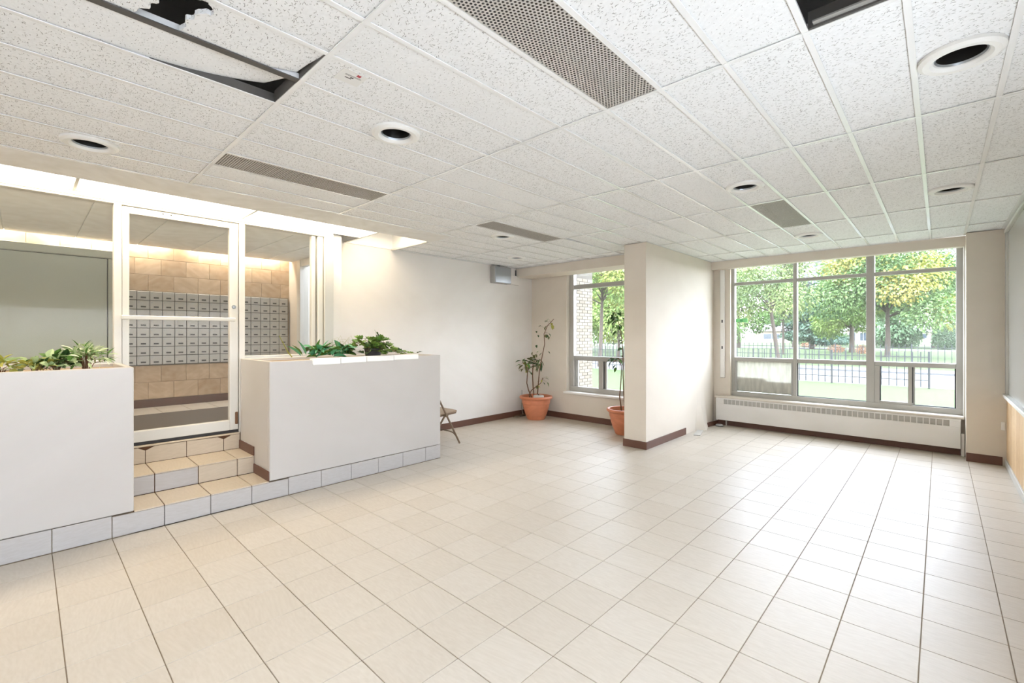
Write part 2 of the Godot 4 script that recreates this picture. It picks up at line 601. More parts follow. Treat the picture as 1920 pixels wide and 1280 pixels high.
# ------------------------------------------------------------------ ceiling
func bl(n: int) -> float:
	return 8.0 + 0.985 * (n - 8)

const LIGHTS := [[0.5, -1], [4.5, 4], [8.5, 12], [12.5, 8], [16.5, 12], [20.5, 8], [12.5, -1], [16.5, -4]]
const PERF := [[2.5, 0], [2.5, 8], [10.5, 0], [14.5, 8]]

func has_cell(list: Array, a: float, n: int) -> bool:
	for e in list:
		if absf(e[0] - a) < 0.01 and e[1] == n:
			return true
	return false

func build_ceiling() -> void:
	var ce := structure("ceiling", V(6, 4, HC), "suspended ceiling of white fissured tiles in a white metal grid")
	var gap := 0.012
	var up := 0.022     # tile face above the flange
	var th := 0.06
	var shared := {}
	for grade in 2:
		var b := MB.new()
		b.box(gap, 4.0 - gap, gap, 0.985 - gap, HC + up, HC + up + th)
		shared[grade] = b.mesh(M["ceiling_tile" if grade == 0 else "ceiling_tile_worn"])
	var holed := MB.new()
	holed_tile(holed, gap, 4.0 - gap, gap, 0.985 - gap, HC + up, th, 2.0, 0.4925, 0.3)
	var holed_m := holed.mesh(M.ceiling_tile)
	for ka in range(-3, 6):
		var a0 := 2.5 + 4.0 * ka
		for n in range(-7, 15):
			var b0 := bl(n)
			var b1 := bl(n + 1)
			var c0 := a0
			var c1 := a0 + 4.0
			if n < -2:
				c0 = maxf(c0, 11.2)
			if b0 < 2.2:
				c1 = minf(c1, 19.45)
			else:
				c1 = minf(c1, 24.78)
			b0 = maxf(b0, LW)
			b1 = minf(b1, RW)
			if n == -3 and c0 >= 11.1:
				pass
			if c1 - c0 < 0.08 or b1 - b0 < 0.08:
				continue
			if absf(c0 - a0) < 0.01 and has_cell(PERF, a0, n):
				continue
			if ka == 0 and n == 11:
				continue     # missing tile
			if ka == -1 and n == 5:
				broken_tile(ce, up, th)
				continue
			if ka == -1 and n == 4:
				tilted_tile(ce, up, th)
				continue
			if absf(a0 - 14.5) < 0.01 and n == 1:
				var dp := mbo(ce)
				poly_slab(dp, PackedVector2Array([Vector2(14.52, b0 + 0.17), Vector2(16.8, b0 + 0.02), Vector2(18.48, b0 + 0.012), Vector2(18.48, b1 - 0.012), Vector2(14.52, b1 - 0.012)]), func(_q): return HC + up, th)
				put("displaced_ceiling_tile", dp, M.ceiling_tile, ce)
				continue
			var lit := has_cell(LIGHTS, a0 + 2.0, n)
			if c1 - c0 > 3.99 and b1 - b0 > 0.98:
				if lit:
					inst("ceiling_tile", holed_m, ce, Transform3D(Basis.IDENTITY, V(c0, b0, 0) - ce.position))
				else:
					inst("ceiling_tile", shared[1 if (ka == 0 and n == 10) or rng.randf() < 0.08 else 0], ce, Transform3D(Basis.IDENTITY, V(c0, b0, 0) - ce.position))
			else:
				var p := mbo(ce)
				if lit:
					holed_tile(p, c0 + gap, c1 - gap, b0 + gap, b1 - gap, HC + up, th, a0 + 2.0, bl(n) + 0.4925, 0.3)
				else:
					p.box(c0 + gap, c1 - gap, b0 + gap, b1 - gap, HC + up, HC + up + th)
				put("ceiling_tile", p, M.ceiling_tile, ce)
	# grid: bars along a and along b (inverted tees: flange and web)
	var w := 0.038
	for n in range(-6, 15):
		var b0 := bl(n)
		if b0 > RW - 0.02 or b0 < LW + 0.05:
			continue
		var s0 := REAR if n >= -2 else 11.2
		var e0 := 24.78 if b0 > 2.3 else 19.45
		var p := mbo(ce)
		if n == 5:
			p.box(s0, -1.5, b0 - w, b0 + w, HC, HC + 0.012)
			p.box(2.5, e0, b0 - w, b0 + w, HC, HC + 0.012)
			p.box(s0, e0, b0 - 0.01, b0 + 0.01, HC + 0.012, HC + 0.12)
		else:
			p.box(s0, e0, b0 - w, b0 + w, HC, HC + 0.012)
			p.box(s0, e0, b0 - 0.01, b0 + 0.01, HC + 0.012, HC + 0.12)
		put("tee_bar", p, M.tee, ce)
	var dk := mbo(ce)     # bar stripped of its white cap beside the broken tiles
	dk.box(-1.5, 2.46, bl(5) - w * 1.6, bl(5) + w * 1.6, HC + 0.001, HC + 0.014)
	put("stripped_bar", dk, M.tee_dark, ce)
	for ka in range(-3, 7):
		var a := 2.5 + 4.0 * ka
		if a > 24.7:
			continue
		var s := bl(-2)
		if a > 11.0:
			s = LW
		if a > 19.45:
			s = 3.26
		var p := mbo(ce)
		p.box(a - w, a + w, s, RW, HC - 0.003, HC + 0.011)
		p.box(a - 0.01, a + 0.01, s, RW, HC + 0.011, HC + 0.12)
		put("tee_bar", p, M.tee, ce)
	# wall angles
	for r in [[11.2, 19.45, LW, LW + 0.06], [19.39, 19.45, LW, 2.24], [24.72, 24.78, 3.26, 12.95], [17.35, 24.78, 3.26, 3.32], [REAR, 24.15, RW - 0.06, RW + 0.12]]:
		part("wall_angle", M.tee, ce, [r[0], r[1], r[2], r[3], HC - 0.002, HC + 0.012], 0.0)
	# edge of the missing tile: bare metal angle
	var hb := bl(11)
	part("stripped_bar", M.tee_dark, ce, [6.42, 6.46, hb + 0.04, bl(12) - 0.04, HC + 0.005, HC + 0.22], 0.0)
	part("stripped_bar", M.alu_grey, ce, [6.34, 6.42, hb + 0.1, bl(12) - 0.04, HC + 0.03, HC + 0.05], 0.0)
	# plain painted soffit between grid and light trough
	wallbox("soffit", M.soffit, [REAR, 11.2, -3.32, bl(-2) - 0.03, HC - 0.004, HC + 0.3], "plain white painted soffit beside the lit trough")
	wallbox("soffit", M.soffit, [11.1, 11.2, LW, -3.32, HC - 0.004, HC + 0.3], "white painted soffit end beyond the open trough")
	# perforated panels
	var sheet := perforated_mesh(0.985 - 0.08, 4.0 - 0.08)
	var where := ["grey perforated metal ceiling panel above the door steps beside the broken tiles", "large grey perforated ceiling panel next to the missing tile",
		"grey perforated ceiling panel over the corner by the narrow window", "grey perforated ceiling panel between two downlights facing the wide window"]
	for i in PERF.size():
		var e = PERF[i]
		var a: float = e[0]
		var b: float = bl(e[1])
		var t := thing("perforated_panel", V(a + 2, b + 0.4925, HC), where[i], "ceiling panel", "perforated ceiling panels")
		inst("perforated_sheet", sheet, t, Transform3D(Basis.IDENTITY, Vector3(0, 0.006 * U, 0)))
		var p := mbo(t)
		p.box(a + 0.03, a + 3.97, b + 0.03, b + 0.05, HC + 0.02, HC + 0.3)
		p.box(a + 0.03, a + 3.97, b + 0.935, b + 0.955, HC + 0.02, HC + 0.3)
		p.box(a + 0.03, a + 0.05, b + 0.03, b + 0.955, HC + 0.02, HC + 0.3)
		p.box(a + 3.95, a + 3.97, b + 0.03, b + 0.955, HC + 0.02, HC + 0.3)
		p.box(a + 0.03, a + 3.97, b + 0.03, b + 0.955, HC + 0.3, HC + 0.32)
		put("tray", p, M.tray, t)
	# downlights
	var names := ["recessed white downlight above the planter without rim tiles", "recessed white downlight in the middle of the ceiling between the two long perforated panels",
		"recessed white downlight right next to the missing ceiling tile", "recessed downlight in line with the perforated panel near the wide window",
		"recessed downlight close to the top of the grey glass wall", "recessed downlight with a visible bulb just before the wide window's beam",
		"small recessed downlight beside the corner perforated panel", "small recessed downlight above the grey wall box in the corner"]
	for i in LIGHTS.size():
		var e = LIGHTS[i]
		var c := V(e[0], bl(e[1]) + 0.4925, HC)
		var t := thing("downlight", c, names[i], "ceiling light", "recessed ceiling downlights")
		var r := mbo(t)
		r.lathe([Vector2(0.1385, 0.006), Vector2(0.138, -0.008), Vector2(0.122, -0.018), Vector2(0.1, -0.017), Vector2(0.088, -0.006), Vector2(0.084, 0.004)], c, 36)
		put("trim_ring", r, M.ring, t)
		var rr := mbo(t)
		rr.lathe([Vector2(0.086, 0.004), Vector2(0.082, -0.003), Vector2(0.078, 0.006)], c, 36)
		put("inner_ring", rr, M.steel, t)
		var q := mbo(t)
		q.lathe([Vector2(0.078, 0.006), Vector2(0.07, 0.06), Vector2(0.062, 0.13), Vector2(0.0, 0.135)], c, 32)
		put("can", q, M.can, t)
		if i == 5:
			var lb := mbo(t)
			lb.lathe([Vector2(0.0, 0.0), Vector2(0.022, 0.006), Vector2(0.032, 0.03), Vector2(0.02, 0.07), Vector2(0.014, 0.12)], c, 20)
			put("bulb", lb, M.ring, t)
	# paper sticker on a tile
	var st := thing("ceiling_sticker", V(2.98, 5.7, HC + 0.018), "small white paper sticker with red mark on a ceiling tile", "sticker")
	part("paper", M.paper, st, [2.79, 3.17, 5.52, 5.88, HC + 0.014, HC + 0.0205], 0.0)
	part("red_mark", M.red_print, st, [3.02, 3.08, 5.79, 5.85, HC + 0.0125, HC + 0.014], 0.0)
	part("printed_line", M.ink, st, [2.87, 3.12, 5.755, 5.763, HC + 0.0125, HC + 0.014], 0.0)
	part("printed_line", M.ink, st, [2.87, 3.12, 5.735, 5.741, HC + 0.0125, HC + 0.014], 0.0)
	part("printed_line", M.ink, st, [2.9, 3.0, 5.66, 5.68, HC + 0.0125, HC + 0.014], 0.0)
	part("printed_line", M.ink, st, [2.97, 3.02, 5.69, 5.72, HC + 0.0125, HC + 0.014], 0.0)

func holed_tile(b: MB, a0: float, a1: float, b0: float, b1: float, h: float, th: float, ca: float, cb: float, r: float) -> void:
	var seg := 32
	for s in seg:
		var p := []
		for q in [s, s + 1]:
			var t: float = TAU * q / seg
			var dx := cos(t)
			var dy := sin(t)
			var k := 1e9
			if absf(dx) > 1e-6:
				k = minf(k, ((a1 - ca) if dx > 0 else (a0 - ca)) / dx)
			if absf(dy) > 1e-6:
				k = minf(k, ((b1 - cb) if dy > 0 else (b0 - cb)) / dy)
			p.append([V(ca + dx * r, cb + dy * r, h), V(ca + dx * k, cb + dy * k, h), V(ca + dx * r, cb + dy * r, h + th)])
		b.quad(p[0][0], p[0][1], p[1][1], p[1][0], Vector3.DOWN)
		var mid: Vector3 = V(ca, cb, h) - p[0][0]
		b.quad(p[0][0], p[1][0], p[1][2], p[0][2], mid.normalized())
	# corners that the fan leaves out
	for sa in [a0, a1]:
		for sb in [b0, b1]:
			var best := []
			for s in seg:
				var pr := []
				for q in [s, s + 1]:
					var t: float = TAU * q / seg
					var dx := cos(t)
					var dy := sin(t)
					var k := 1e9
					if absf(dx) > 1e-6:
						k = minf(k, ((a1 - ca) if dx > 0 else (a0 - ca)) / dx)
					if absf(dy) > 1e-6:
						k = minf(k, ((b1 - cb) if dy > 0 else (b0 - cb)) / dy)
					pr.append(Vector2(ca + dx * k, cb + dy * k))
				var on0: bool = absf(pr[0].x - sa) < 1e-4 or absf(pr[1].x - sa) < 1e-4
				var on1: bool = absf(pr[0].y - sb) < 1e-4 or absf(pr[1].y - sb) < 1e-4
				if on0 and on1 and absf(pr[0].x - pr[1].x) > 1e-4 and absf(pr[0].y - pr[1].y) > 1e-4:
					best = pr
			if best.size() == 2:
				b.tri(V(best[0].x, best[0].y, h), V(sa, sb, h), V(best[1].x, best[1].y, h), Vector3.DOWN)

func poly_slab(b: MB, pts: PackedVector2Array, hf: Callable, th: float) -> void:
	var idx := Geometry2D.triangulate_polygon(pts)
	for i in range(0, idx.size(), 3):
		var p := []
		for k in 3:
			var q := pts[idx[i + k]]
			p.append(V(q.x, q.y, hf.call(q)))
		b.tri(p[0], p[1], p[2], Vector3.DOWN)
		b.tri(p[0] + Vector3(0, th * U, 0), p[1] + Vector3(0, th * U, 0), p[2] + Vector3(0, th * U, 0), Vector3.UP)
	for i in pts.size():
		var q0 := pts[i]
		var q1 := pts[(i + 1) % pts.size()]
		var p0 := V(q0.x, q0.y, hf.call(q0))
		var p1 := V(q1.x, q1.y, hf.call(q1))
		var e := p1 - p0
		var t := Vector3(0, th * U, 0)
		b.quad(p0, p1, p1 + t, p0 + t, Vector3(e.z, 0, -e.x).normalized())

func broken_tile(ce: Node3D, up: float, th: float) -> void:
	var b0 := bl(5) + 0.05
	var b1 := bl(6) - 0.012
	var hf := func(q: Vector2) -> float:
		return HC + up + 0.1 * clampf((q.x - 2.05) / 0.45, 0.0, 1.0) * clampf((b1 - q.y) / 0.9, 0.0, 1.0)
	var pts := PackedVector2Array([Vector2(-1.48, b0), Vector2(0.5, b0), Vector2(0.55, b0 + 0.16), Vector2(0.62, b0 + 0.2), Vector2(0.6, b0 + 0.32), Vector2(0.68, b0 + 0.42), Vector2(0.66, b0 + 0.55), Vector2(0.78, b0 + 0.66), Vector2(0.93, b0 + 0.8), Vector2(1.08, b0 + 0.85), Vector2(1.14, b0 + 0.76), Vector2(1.17, b0 + 0.66), Vector2(1.08, b0 + 0.58), Vector2(1.02, b0 + 0.48), Vector2(1.03, b0 + 0.38), Vector2(0.96, b0 + 0.3), Vector2(1.0, b0 + 0.16), Vector2(0.95, b0), Vector2(2.05, b0), Vector2(2.42, b0), Vector2(2.43, b0 + 0.35), Vector2(2.47, b1), Vector2(2.05, b1), Vector2(-1.48, b1)])
	var rough := PackedVector2Array()
	for i in pts.size():
		var q0 := pts[i]
		var q1 := pts[(i + 1) % pts.size()]
		rough.append(q0)
		if i >= 1 and i <= 15:
			for f in [0.33, 0.67]:
				rough.append(q0.lerp(q1, f) + Vector2(rng.randf_range(-0.02, 0.02), rng.randf_range(-0.02, 0.02)))
	pts = rough
	var b := mbo(ce)
	poly_slab(b, pts, hf, th)
	put("broken_ceiling_tile", b, M.ceiling_tile, ce)
func tilted_tile(ce: Node3D, up: float, th: float) -> void:
	var b0 := bl(4) + 0.015
	var b1 := bl(5) - 0.05
	var hf := func(q: Vector2) -> float:
		var k := clampf((q.x - 0.4) / 2.1, 0.0, 1.0)
		return HC + up + 0.26 * k * k * clampf((b1 - q.y) / 0.9, 0.0, 1.0) + 0.05 * k * k
	var pts := PackedVector2Array()
	var xs := [-1.48, 0.0, 0.5, 0.9, 1.2, 1.5, 1.8, 2.05, 2.3]
	for x in xs:
		pts.append(Vector2(x, b0))
	pts.append(Vector2(2.36, (b0 + b1) / 2.0))
	xs.reverse()
	for x in xs:
		pts.append(Vector2(minf(x + 0.1, 2.41) if x > 2.0 else x, b1))
	var b := mbo(ce)
	poly_slab(b, pts, hf, th)
	put("lifted_ceiling_tile", b, M.ceiling_tile_worn, ce)
	part("bar_web", M.tee_dark, ce, [2.455, 2.47, bl(4) + 0.03, bl(5) - 0.03, HC + 0.012, HC + 0.2], 0.0)
	part("bar_web", M.tee_dark, ce, [0.8, 2.46, bl(4) + 0.012, bl(4) + 0.02, HC + 0.012, HC + 0.16], 0.0)
	part("bar_web", M.tee_dark, ce, [2.455, 2.47, bl(5) + 0.05, bl(6) - 0.05, HC + 0.012, HC + 0.2], 0.0)

func perforated_mesh(wb: float, wa: float) -> ArrayMesh:
	var b := MB.new()
	var nx := 17
	var px := wb / nx
	var ny := int(round(wa / (px * 0.9)))
	var py := wa / ny
	var r := px * 0.33
	for j in ny:
		for i in range(-1, nx):
			var off := 0.5 * px if j % 2 == 1 else 0.0
			var x0 := -wb / 2 + i * px + off
			var x1 := x0 + px
			var y0 := -wa / 2 + j * py
			var y1 := y0 + py
			if i == -1:
				if off == 0.0:
					continue
				b.quad(V(y0, -wb / 2, 0), V(y1, -wb / 2, 0), V(y1, x1, 0), V(y0, x1, 0), Vector3.DOWN)
				continue
			if x1 > wb / 2 + 1e-5:
				b.quad(V(y0, x0, 0), V(y1, x0, 0), V(y1, wb / 2, 0), V(y0, wb / 2, 0), Vector3.DOWN)
				continue
			var cx := (x0 + x1) / 2
			var cy := (y0 + y1) / 2
			var rim := [Vector2(x1, cy), Vector2(x1, y1), Vector2(cx, y1), Vector2(x0, y1), Vector2(x0, cy), Vector2(x0, y0), Vector2(cx, y0), Vector2(x1, y0)]
			for k in 8:
				var k2 := (k + 1) % 8
				var t0 := TAU * k / 8
				var t1 := TAU * k2 / 8
				b.quad(V(rim[k].y, rim[k].x, 0), V(rim[k2].y, rim[k2].x, 0), V(cy + sin(t1) * r, cx + cos(t1) * r, 0), V(cy + sin(t0) * r, cx + cos(t0) * r, 0), Vector3.DOWN)
	# sheet thickness is drawn by a rim round the edge
	return b.mesh(M.perforated)

# ------------------------------------------------------------------ steps and plinth
func tile_face(parent: Node3D, called: String, m: Material, r: Array) -> void:
	part(called, m, parent, r, 0.0025)

func build_steps() -> void:
	var h1 := 0.53
	var h2 := 1.05
	var b1 := -3.32
	var b2 := -4.72
	var core := structure("steps", V(3, -3.5, 0), "three tiled steps rising between the planters to the glass door")
	var b := mbo(core)
	b.box(1.4, 4.47, b1 - 0.03, KB + 0.03 - 0.06, -0.4, h1 - 0.02)
	b.box(1.4, 4.47, b2 - 0.03, b1 - 0.03, -0.4, h2 - 0.02)
	b.box(1.4, 4.47, SB - 0.3, b2 - 0.03, -0.4, HV - 0.04)
	put("concrete_core", b, M.mortar, core)
	var g := 0.009
	var cuts := [1.4, 2.0, 3.0, 4.0, 4.47]
	for i in 4:
		var a0: float = cuts[i] + g
		var a1: float = cuts[i + 1] - g
		tile_face(core, "tread_tile", M.step_tile, [a0, a1, b1 + g, KB - 0.002, h1 - 0.035, h1])
		tile_face(core, "riser_tile", M.step_tile if i > 1 else M.plinth_tile, [a0, a1, b1 - 0.035, b1, h1 + g, h2 - 0.04])  # cooler tile on the left risers: daylight put into their colour
		tile_face(core, "tread_tile", M.step_tile, [a0, a1, b2 + g, b1 - 0.002, h2 - 0.035, h2])
		# top riser: corners broken off at two joints
		var p := mbo(core)
		var lo := h2 + g
		var hi := HV - 0.06
		var c := 0.1
		var cut_l := i == 1 or i == 3
		var cut_r := i == 0 or i == 2
		var pts := PackedVector2Array()
		pts.append(Vector2(a0, lo))
		pts.append(Vector2(a1, lo))
		if cut_r:
			pts.append(Vector2(a1, hi - c))
			pts.append(Vector2(a1 - c * 1.6, hi - 0.01))
		else:
			pts.append(Vector2(a1, hi))
		if cut_l:
			pts.append(Vector2(a0 + c * 2.2, hi))
			pts.append(Vector2(a0, hi - c))
		else:
			pts.append(Vector2(a0, hi))
		var idx := Geometry2D.triangulate_polygon(pts)
		for k in range(0, idx.size(), 3):
			p.tri(V(pts[idx[k]].x, b2, pts[idx[k]].y), V(pts[idx[k + 1]].x, b2, pts[idx[k + 1]].y), V(pts[idx[k + 2]].x, b2, pts[idx[k + 2]].y), Vector3.RIGHT)
		for k in pts.size():
			var q0 := pts[k]
			var q1 := pts[(k + 1) % pts.size()]
			var e := q1 - q0
			p.quad(V(q0.x, b2, q0.y), V(q1.x, b2, q1.y), V(q1.x, b2 - 0.03, q1.y), V(q0.x, b2 - 0.03, q0.y), Vector3(0, -e.x, -e.y).normalized())
		put("broken_riser_tile" if cut_l or cut_r else "riser_tile", p, M.step_tile, core)
	# threshold strip
	part("threshold", M.step_tile, core, [1.4, 4.47, SB - 0.3, b2 + 0.005, HV - 0.05, HV], 0.003)
	# plinth of tiles along the whole front
	var pl := structure("plinth", V(3, KB, 0), "row of pale square plinth tiles under the planters and first step")
	var pb := mbo(pl)
	g = 0.007
	pb.box(-8, 10.70, KB - 0.4, KB - 0.03, -0.4, h1 - 0.036)
	put("mortar_bed", pb, M.grout, pl)
	for i in range(-4, 11):
		var e := minf(i + 1.0, 10.71)
		tile_face(pl, "plinth_tile", M.plinth_tile, [i + g, e - g, KB - 0.035, KB, 0.005, h1 - 0.012 if i < 1 or i > 4 else h1 - 0.04])
	# skirting up the planter side
	var tr := structure("trim_1", V(4.47, -3.3, 0), "brown vinyl skirting stepping up the planter side")
	part("skirting", M.vinyl_base, tr, [4.435, 4.47, b1 + 0.01, KB - 0.01, h1, h1 + 0.28], 0.001)
	part("skirting", M.vinyl_base, tr, [4.435, 4.47, b2 + 0.01, b1 + 0.005, h2, h2 + 0.28], 0.001)

# ------------------------------------------------------------------ vestibule
func build_vestibule() -> void:
	var E0 := -6.2
	var E1 := 9.35
	wallbox("floor_vestibule", M.grout, [E0, E1, MW - 0.6, SB - 0.3, -0.4, HV - 0.02], "raised floor of the mailbox vestibule")
	var vf := structure("floor_vestibule_tiles", V(3, -12, HV), "cream floor tiles of the mailbox vestibule")
	for i in range(-3, 9):
		for j in 3:
			tile_face(vf, "floor_tile", M["floor_tile%d" % ((i + j + 6) % 3)], [i + 0.51, i + 1.49, MW + 0.02 + j * 1.0, MW + 1.0 + j * 1.0, HV - 0.03, HV])
	for i in range(-3, 9):
		tile_face(vf, "floor_tile", M.floor_tile0, [i + 0.51, i + 1.49, -5.95, -5.17, HV - 0.03, HV])
	var mt := thing("door_mat", V(2, -8.3, HV), "wide brown carpet mat inside the glass door", "mat")
	part("carpet", M.mat_brown, mt, [-3, 8.6, -10.9, -6.0, HV, HV + 0.045], 0.006)
	# walls
	wallbox("wall_vestibule", M.wall_tile2, [E0, 13.0, MW - 0.6, MW - 0.03, -0.4, HC + 4.0], "backing of the tiled vestibule wall")
	wallbox("wall_vestibule_end", M.wall, [E0 - 0.6, E0, MW, SB, -0.4, HC + 4], "end wall of the vestibule beyond the grey-green panel")
	wallbox("ceiling_vestibule", M.soffit, [E0, 8.1, -13.05, SB - 0.1, HC + 0.04, HC + 0.3], "upper layer of the vestibule ceiling")
	wallbox("ceiling_vestibule", M.soffit, [8.1, E1, -13.05, LW - 0.6, HC + 0.04, HC + 0.3], "upper layer of the vestibule ceiling by the outer door")
	var vc := structure("ceiling_vestibule_panels", V(3, -9, HC), "flat white panels of the vestibule ceiling with narrow joints")
	var js := [-6.2, -4.85, -2.9, -0.95, 0.97, 2.9, 4.82, 6.75, 8.1, 9.35]
	for i in js.size() - 1:
		part("ceiling_panel", M.soffit, vc, [js[i] + 0.015, js[i + 1] - 0.015, -13.05, SB - 0.12 if js[i] < 8.0 else LW - 0.6, HC, HC + 0.035], 0.002)
	wallbox("slot_hood", M.white_box, [E0, E1, MW - 0.03, -13.05, HC + 0.62, HC + 0.7], "white hood over the light slot along the mailbox wall")
	wallbox("slot_side", M.white_box, [E0, E1, -13.05, -13.0, HC + 0.3, HC + 0.7], "white side of the light slot along the mailbox wall")
	# right end: glazed entrance seen edge on
	wallbox("wall_vestibule_right", M.wall_tan, [9.35, 9.9, MW, -12.3, -0.4, HC + 4], "narrow tan wall beside the mailboxes")
	wallbox("wall_vestibule_right_top", M.wall_tan, [9.35, 9.9, -12.3, LW - 0.6, HC, HC + 4], "wall above the vestibule's outer glazing")
	var od := structure("door_2", V(9.5, -9, HV), "aluminium framed outer glass door of the vestibule")
	for r in [[-12.3, -11.9], [-10.4, -10.1], [-8.6, -8.35], [-6.9, -6.65]]:
		part("post", M.alu_white, od, [9.3, 9.75, r[0], r[1], HV, HC], 0.004)
	part("rail", M.alu_white, od, [9.35, 9.65, -11.9, -6.9, HC - 0.35, HC], 0.004)
	part("rail", M.alu_white, od, [9.35, 9.65, -11.9, -6.9, HV, HV + 0.4], 0.004)
	for r in [[-11.9, -10.4], [-10.1, -8.6], [-8.35, -6.9]]:
		part("pane", M.glass, od, [9.49, 9.51, r[0], r[1], HV + 0.4, HC - 0.35], 0.0)
	wallbox("wall_outer_porch", M.wall, [9.9, 14.5, MW - 0.6, MW, -0.4, HC + 4], "tan wall of the porch outside the vestibule")
	wallbox("wall_outer_porch_end", M.wall_tan, [14.5, 15.0, MW - 0.6, LW - 0.6, -0.4, HC + 1], "tan end wall of the porch outside the vestibule")
	wallbox("floor_porch", M.pavement, [9.35, 15, MW, LW - 0.6, -0.4, HV - 0.05], "grey porch floor outside the vestibule")
	# wall tiles
	var wt := structure("wall_vestibule_tiles", V(3, MW, HV), "beige glazed wall tiles around the mailboxes")
	var rows := [[1.94, 2.68], [2.70, 3.43], [6.76, 7.46], [7.48, 8.18], [8.2, 8.95]]
	for k in rows.size():
		var r = rows[k]
		var off := 3.33 if k % 2 == 0 else 3.795
		var i := -7
		while true:
			var a0 := off + 0.93 * i
			i += 1
			if a0 > 9.3:
				break
			var a1 := minf(a0 + 0.93, 9.35)
			if a1 < -2.5:
				continue
			part("wall_tile", M["wall_tile%d" % (rng.randi() % 3)], wt, [a0 + 0.008, a1 - 0.008, MW - 0.03, MW, r[0], r[1]], 0.002)
	wallbox("baseboard_vestibule", M.vinyl_base, [E0, 9.35, MW, MW + 0.04, HV, 1.93], "dark brown skirting below the vestibule wall tiles")
	# mailboxes
	var bank := thing("mailbox_bank", V(5.8, MW, 3.45), "wall bank of small grey metal mailboxes seen through the glass door", "mailboxes")
	part("body", M.mailbox_body, bank, [2.44, 9.25, MW, MW + 0.1, 3.45, 6.74], 0.003)
	var dm := MB.new()
	dm.box(0.012, 0.4395, 0, 0.06, 0.012, 0.396, 0.004)
	var door_m := dm.mesh(M.mailbox)
	var nm := MB.new()
	nm.box(0.14, 0.32, 0.058, 0.07, 0.09, 0.155)
	var name_m := nm.mesh(M.name_plate)
	var lk := MB.new()
	lk.lathe([Vector2(0.0, 0.004), Vector2(0.006, 0.004), Vector2(0.007, 0.0)], Vector3.ZERO, 10, Basis(Vector3.BACK, -PI / 2))
	var lock_m := lk.mesh(M.steel)
	for c in 15:
		for r in 8:
			var at := V(2.46 + 0.4515 * c, MW + 0.1, 3.47 + 0.408 * r)
			var d := inst("mailbox_door", door_m, bank, Transform3D(Basis.IDENTITY, at - bank.position))
			inst("name_plate", name_m, d, Transform3D.IDENTITY)
			inst("lock", lock_m, d, Transform3D(Basis.IDENTITY, V(0.08, 0.06, 0.32)))
	# pale green glazed panel left of the mailboxes
	var pn := thing("wall_panel", V(-1, -13.1, HV), "tall grey-green glossy panel in a thin frame beside the mailboxes", "panel")
	part("sheet", M.green_panel, pn, [-3.0, 1.92, -13.1, -13.02, HV + 0.3, 7.95], 0.004)
	part("frame", M.green_panel, pn, [-3.0, 2.1, -13.12, -12.97, 7.98, 8.3], 0.006)
	part("frame", M.green_panel, pn, [1.95, 2.1, -13.12, -12.97, HV + 0.05, 7.97], 0.006)
	part("backing", M.mailbox_body, pn, [-3.0, 2.1, MW, -13.12, HV + 0.05, 8.3], 0.0)
	# fluorescent tubes in the slot
	for r in [[-4.6, -0.6], [0.0, 4.0], [4.85, 8.85]]:
		var t := thing("fluorescent_tube", V((r[0] + r[1]) / 2, -13.22, HC + 0.4), {-4.6: "lit fluorescent tube in the slot above the grey-green panel", 0.0: "lit fluorescent tube in the slot above the panel edge and first mailboxes", 4.85: "lit fluorescent tube in the slot above the last mailboxes"}[r[0]], "tube light", "slot tubes")
		var b := mbo(t)
		b.tube([V(r[0], -13.22, HC + 0.4), V(r[1], -13.22, HC + 0.4)], [0.013, 0.013], 10)
		put("tube", b, M.lit_lens, t)
		area_light("tube_light", Vector3(0, -0.02, 0), Vector2(0.05, (r[1] - r[0]) * U), SLOT, Color(1.0, 0.95, 0.87), t, Basis(Vector3.RIGHT, -PI / 2))

